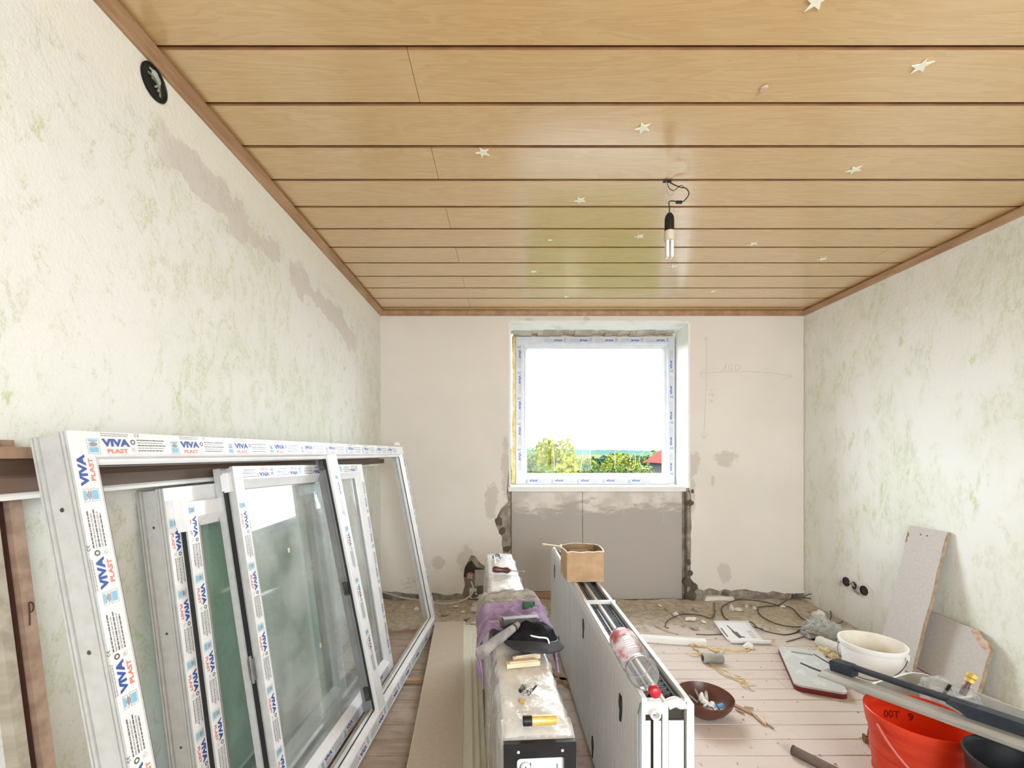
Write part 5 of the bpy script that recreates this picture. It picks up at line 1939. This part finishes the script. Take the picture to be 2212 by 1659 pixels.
cable('cable', [at(1018, 1256, YB - .015), at(1022, 1278, YB - .08), at(1000, 1297, YB - .15), at(960, 1304, YB - .18), at(915, 1298, YB - .13), at(870, 1291, YB - .08), at(830, 1280, YB - .02), at(818, 1276, YB - .015)], .0075, mat('pale_grey_cable', (.56, .55, .52), (.50, .49, .46), rough=.5), 'grey cable sagging along the foot of the back wall from the torn socket hole')

# pencil notes on the back wall
M_PENCIL = mat('pencil_line', (.48, .44, .40), (.54, .50, .45), scale=30, rough=.8)


def note(name, lab, strokes, rad=.0012):
    mb = MB()
    for s_ in strokes:
        mb.tube([at(u, v, YB - .0006) for u, v in s_], rad, 4, smooth_path=3 if len(s_) > 2 else 0)
    o = mb.build(name, M_PENCIL)
    o.parent = WALL_B
    return o


note('pencil_dimension_width', '', [[(1513, 806), (1580, 803), (1650, 804), (1711, 813)], [(1521, 798), (1512, 806), (1519, 818)], [(1700, 808), (1712, 813), (1690, 821)],
                                    [(1556, 803), (1565, 795), (1569, 787)], [(1569, 787), (1567, 802)], [(1577, 787), (1573, 797), (1582, 797)], [(1582, 788), (1579, 803)], [(1588, 800), (1590, 788), (1597, 790), (1597, 797), (1588, 801)]])
note('pencil_dimension_height', '', [[(1526, 728), (1526, 800), (1524, 870), (1520, 948)], [(1513, 935), (1520, 948), (1528, 936)], [(1522, 735), (1526, 727), (1530, 736)],
                                     [(1532, 843), (1541, 841)], [(1532, 849), (1534, 856), (1537, 851), (1540, 857), (1541, 849)], [(1533, 862), (1538, 866), (1534, 870)], [(1532, 867), (1542, 866)]])
note('pencil_note', '', [[(856, 1259), (859, 1256), (861, 1259)], [(866, 1254), (867, 1262)], [(864, 1253), (872, 1255), (872, 1260), (866, 1262)], [(876, 1256), (876, 1261)], [(880, 1260), (884, 1257), (881, 1256), (880, 1261), (884, 1261)],
                         [(881, 1247), (882, 1254)], [(885, 1246), (885, 1253)], [(879, 1250), (887, 1249)], [(890, 1252), (895, 1251), (891, 1257), (897, 1256)], [(899, 1255), (901, 1249), (904, 1255), (907, 1249)], [(908, 1253), (911, 1248), (909, 1254), (913, 1252)],
                         [(868, 1264), (890, 1258), (905, 1250)], [(873, 1268), (876, 1272), (878, 1267)], [(880, 1271), (883, 1267), (885, 1271), (888, 1267), (890, 1270)], [(862, 1275), (880, 1270), (896, 1266)],
                         [(938, 1268), (937, 1276), (940, 1280)], [(940, 1264), (944, 1280), (948, 1264), (951, 1281), (956, 1265), (953, 1280)], [(964, 1268), (960, 1276), (963, 1282)], [(972, 1268), (967, 1276), (970, 1283)], [(979, 1268), (974, 1276), (978, 1283)], [(982, 1267), (986, 1282)], [(978, 1276), (987, 1272)],
                         [(905, 1268), (915, 1272)], [(903, 1275), (914, 1277)]], .0012)

r = random.Random(9)
MB().tube([(XR - .004 - .003 * r.random(), YB - .001, .10 + k * .06) for k in range(40)], .0016, 4).build('corner_crack', M_CARDIN, WALL_B)

# ================================================================== CEILING THINGS
M_STAR = mat('pale_glow_star', (.90, .89, .74), (.86, .85, .68), rough=.5)


def star_mesh(seed):
    mb = MB()
    ol = []
    for k in range(10):
        a = PI / 2 + k * PI / 5
        rr_ = .031 if k % 2 == 0 else .0125
        ol.append((rr_ * math.cos(a), rr_ * math.sin(a)))
    mb.prism(ol, -.0045, -.0012)
    mb.box(-.004, .004, -.004, .004, -.0012, .0)
    return mb.mesh('star', M_STAR)


ST = star_mesh(0)
for (u, v, rot, sc_, lab) in ((1765, 2, .5, 1.05, 'pale star sticker cut by the top edge of the picture'), (1990, 143, .35, 1.0, 'pale star sticker at the far right, second row of panels'),
                              (1389, 277, .1, 1.0, 'pale star sticker alone on the third panel above the lamp'), (1043, 330, .25, 1.0, 'pale star sticker beside the panel end joint, leftmost of all'),
                              (1845, 367, -.2, 1.0, 'pale star sticker on the fourth panel toward the right wall'), (1253, 433, .05, .95, 'pale star sticker to the left of the lamp wires'),
                              (1381, 511, .1, .9, 'pale star sticker just left of the glass lamp'), (1626, 527, -.25, .95, 'pale star sticker right of the lamp, on the same panel as the bulb'),
                              (1455, 575, .0, 1.1, 'pale star sticker straight below the hanging lamp'), (1776, 560, -.3, .9, 'pale star sticker farthest right on the far panels'),
                              (1152, 587, .1, .85, 'small pale star sticker above the left window corner'), (1540, 629, -.2, .9, 'pale star sticker above the right window corner near the wall'),
                              (1223, 641, .1, .85, 'pale star sticker closest to the back wall, above the window')):
    c = ce(u, v, ZC - .003)
    o = link('star_sticker', ST)
    o.location = (c.x, c.y, ZC)
    o.rotation_euler = (0, 0, rot)
    o.scale = (sc_, sc_, 1)
    tag(o, lab, 'star sticker', 'star stickers on the ceiling')
c = ce(1650, 189)
o = link('gum_blob', lump_with(mat('pink_gum', (.66, .45, .38), (.56, .36, .30), rough=.7), 12))
o.location = (c.x, c.y, ZC - .004)
o.scale = (.012, .014, .006)
tag(o, 'small pinkish adhesive blob on the second panel of the ceiling', 'adhesive')
c = ce(1188, 518)
o = link('sticker_scrap', lump_with(M_STAR, 13))
o.location = (c.x, c.y, ZC - .002)
o.scale = (.014, .008, .003)
tag(o, 'tiny pale sticker remnant left of the lamp on the ceiling', 'sticker')

# lamp
LX, LY = .735, 1.973
LP = thing('pendant_lamp', 'bare pendant lamp holder with clear tube bulb hanging by wires from the ceiling', 'lamp', (LX, LY, ZC), 0)
MB().box(-.026, .010, -.012, .010, -.004, -.0005).build('ceiling_hole', M_DARK, LP)
mb = MB()
mb.tube([(-.010, 0, -.002), (.02, .0, -.018), (.05, .0, -.030), (.075, 0, -.035), (.088, 0, -.058), (.072, 0, -.085), (.050, 0, -.098), (.02, 0, -.092), (.0, 0, -.095), (.0, 0, -.12), (0, 0, -.146)], .0024, 6, smooth_path=6)
mb.build('wire', M_BLACK, LP, smooth=True)
mb = MB()
mb.tube([(-.012, 0, -.002), (.0, .004, -.03), (.018, .0, -.045), (.034, .0, -.035), (.05, 0, -.022), (.066, 0, -.028)], .0016, 6, smooth_path=6)
mb.build('wire', M_BLACK, LP, smooth=True)
mb = MB()
mb.tube([(-.014, 0, -.002), (-.010, .004, -.03), (-.006, .0, -.060), (.010, .0, -.067), (.020, 0, -.060)], .0014, 6, smooth_path=6)
mb.build('wire', M_GCABLE, LP, smooth=True)
MB().box(.030, .056, -.005, .005, -.102, -.092).build('terminal_block', M_BLACK, LP)
MB().lathe([(.002, -.144), (.010, -.148), (.017, -.158), (.0205, -.172), (.0210, -.236)], 24).build('lamp_holder', M_BLACK, LP, smooth=True)
MB().lathe([(.0215, -.228), (.0225, -.232), (.0235, -.262), (.022, -.270), (.012, -.272)], 24).build('bulb_base', mat('beige_bulb_base', (.60, .55, .42), (.52, .47, .35), scale=12, rough=.5), LP, smooth=True)
M_TUBE = mat('milky_bulb_glass', (.80, .79, .76), (.72, .71, .68), scale=20, rough=.12, coat=.5)
for dx, dy in ((-.010, -.006), (.010, -.006), (-.010, .008), (.010, .008)):
    MB().tube([(dx, dy, -.270), (dx, dy, -.338), (dx * .9, dy, -.346)], [.0075, .0075, .005], 12).build('bulb_tube', M_TUBE, LP, smooth=True)

# ================================================================== OUTSIDE
ZG = -3.2
struct(MB().box(-400, 700, 4.6, 900, ZG - .2, ZG).build('ground', mat('meadow_ground', (.026, .034, .014), (.036, .040, .020), scale=.08, rough=1.0, spec=0.0)))
mb = MB()


def hill(s, t):
    x = -300 + 900 * s
    y = 330 + 260 * t
    h = 16.0 * math.sin(PI * min(1, t * 1.0)) ** .6 * (.62 + .20 * math.sin(s * 7.5 + .8) + .10 * nz(s * 9, t * 3)) + 1.3 * nz(s * 160, t * 30, 2) + .8 * nz(s * 420, t * 60)
    return Vector((x, y, ZG + h * 1.05))


mb.grid(hill, 420, 12)
o = mb.build('hills', mat('hazed_wooded_hill', (.022, .044, .042), (.030, .054, .042), scale=.05, rough=1.0, spec=0.0), smooth=True, sharp=0)  # distance haze put into the bluish-green colour
struct(o)
mb = MB()
mb.grid(lambda s, t: Vector((-40 + 260 * s, 150 + 120 * t, ZG + .05 + 3.6 * t + .3 * nz(s * 6, t * 3))), 30, 10)
struct(mb.build('field', mat('mown_field', (.060, .058, .024), (.050, .052, .020), scale=.06, rough=1.0, spec=0.0), smooth=True, sharp=0))


def tree(name, lab, u, v_top, Y, rx, rz, cols, seed, n=2600, leaf=.09):
    rr_ = random.Random(seed)
    top = at(u, v_top, Y)
    T_ = thing(name, lab, 'tree', (top.x, Y, ZG), 0, 'trees outside the window')
    H = top.z - ZG
    mb = MB().tube([(0, 0, 0), (.04 * rr_.uniform(-1, 1), .05, H * .3), (.1 * rr_.uniform(-1, 1), 0, H * .7)], [.12, .09, .04], 8, smooth_path=3)
    for k in range(5):
        a = rr_.uniform(0, 6.3)
        z0 = H * rr_.uniform(.3, .6)
        mb.tube([(0, 0, z0), (rx * .35 * math.cos(a), rx * .35 * math.sin(a), z0 + rz * .3), (rx * .7 * math.cos(a), rx * .7 * math.sin(a), z0 + rz * .6)], [.045, .03, .012], 6)
    mb.build('trunk', M_GREYWOOD, T_)
    mb = MB()
    cz = H - rz
    lobes = [(rr_.uniform(-.6, .6) * rx, rr_.uniform(-.6, .6) * rx, cz + rr_.uniform(-.6, .7) * rz, rr_.uniform(.35, .6)) for _ in range(9)] + [(0, 0, cz, .8)]
    for k in range(n):
        lx, ly, lz, lr = lobes[rr_.randrange(len(lobes))]
        d = Vector((rr_.gauss(0, 1), rr_.gauss(0, 1), rr_.gauss(0, 1))).normalized() * lr * rr_.uniform(.7, 1.05)
        c = Vector((lx + d.x * rx, ly + d.y * rx, min(lz + d.z * rz, H)))
        a, b = Vector((rr_.gauss(0, 1), rr_.gauss(0, 1), rr_.gauss(0, 1))).normalized(), Vector((rr_.gauss(0, 1), rr_.gauss(0, 1), rr_.gauss(0, 1)))
        b = (b - a * b.dot(a)).normalized()
        L = leaf * rr_.uniform(.7, 1.4)
        mb.add([c - a * L, c + b * L * .55, c + a * L, c - b * L * .55], [(0, 1, 2, 3)], rr_.randrange(2))
    o = mb.build('crown', cols, T_)
    o['kind'] = 'stuff'


def leafm(nm, c):
    t = NT(nm)
    t.color(t.mix(t.noise(t.coords(), 3), c, tuple(x * .75 for x in c)))
    t.p.inputs['Roughness'].default_value = .8
    t.p.inputs['Specular IOR Level'].default_value = 0.0
    return t.mat


L1, L2, L3, L4 = leafm('yellow_green_leaf', (.120, .120, .012)), leafm('fresh_green_leaf', (.060, .085, .018)), leafm('deep_green_leaf', (.022, .045, .030)), leafm('pale_green_leaf', (.085, .105, .035))
tree('bushy_tree', 'bright yellow-green bushy tree outside the window', 1207, 948, 20, 1.05, 1.7, [L1, L1], 1, 4600, .085)
tree('bushy_tree', 'pale green tree at the left edge of the window', 1148, 960, 27, 1.3, 1.9, [L4, L2], 2, 3200, .09)
tree('bushy_tree', 'small mid-green tree right of the yellow-green one outside', 1262, 988, 34, 1.4, 1.5, [L2, L1], 3, 2600, .12)
tree('dark_tree', 'dark blue-green tree in the middle of the window view', 1292, 985, 60, 2.2, 2.2, [L3, L3], 4, 2600, .2)
tree('bushy_tree', 'round green tree right of the middle outside the window', 1345, 981, 42, 2.0, 2.4, [L2, L1], 5, 3400, .16)
tree('bushy_tree', 'green tree beside the red-roofed house', 1388, 985, 56, 2.2, 2.3, [L2, L3], 6, 3000, .17)
tree('bushy_tree', 'tall green tree behind the red-roofed house', 1412, 972, 75, 2.8, 3.2, [L2, L4], 7, 2600, .24)
tree('bushy_tree', 'low green bush under the yellow-green tree outside', 1180, 1005, 18, 1.0, 1.2, [L2, L4], 8, 2400, .07)
tree('low_bush', 'low green bush at the window bottom right of the yellow-green tree', 1238, 1002, 15.2, .75, 1.1, [L2, L1], 9, 2600, .07)
tree('low_bush', 'low dark green bush at the window bottom, in the middle', 1300, 1003, 27, 1.5, 1.6, [L2, L3], 10, 2800, .09)
tree('low_bush', 'low pale green bush at the window bottom in front of the house', 1372, 1006, 23, 1.2, 1.4, [L4, L2], 11, 2600, .08)
# house with red roof
c = at(1432, 1000, 40)
HS = thing('house', 'white house with a red tiled roof at the right edge of the window view', 'house', (c.x + 2.2, 40, ZG), 0)
MB().box(-2.4, 3.0, -2, 3, 0, c.z - ZG).build('wall', mat('house_render', (.055, .055, .055), spec=0.0, rough=.9), HS)
MB().box(-1.9, -1.2, -2.03, -2, c.z - ZG - 1.2, c.z - ZG - .35).build('window', M_DARK, HS)
ez = c.z - ZG
MB().add([(-2.9, -2.5, ez), (3.4, -2.5, ez), (3.4, 3.5, ez), (-2.9, 3.5, ez), (.2, -2.5, ez + 2.2), (.2, 3.5, ez + 2.2)], [(0, 1, 4), (2, 3, 5), (3, 0, 4, 5), (1, 2, 5, 4), (0, 3, 2, 1)]).build('roof', mat('red_roof_tile', (.085, .024, .020), (.07, .02, .016), scale=3, spec=0.0, rough=.8), HS)

bpy.context.view_layer.update()
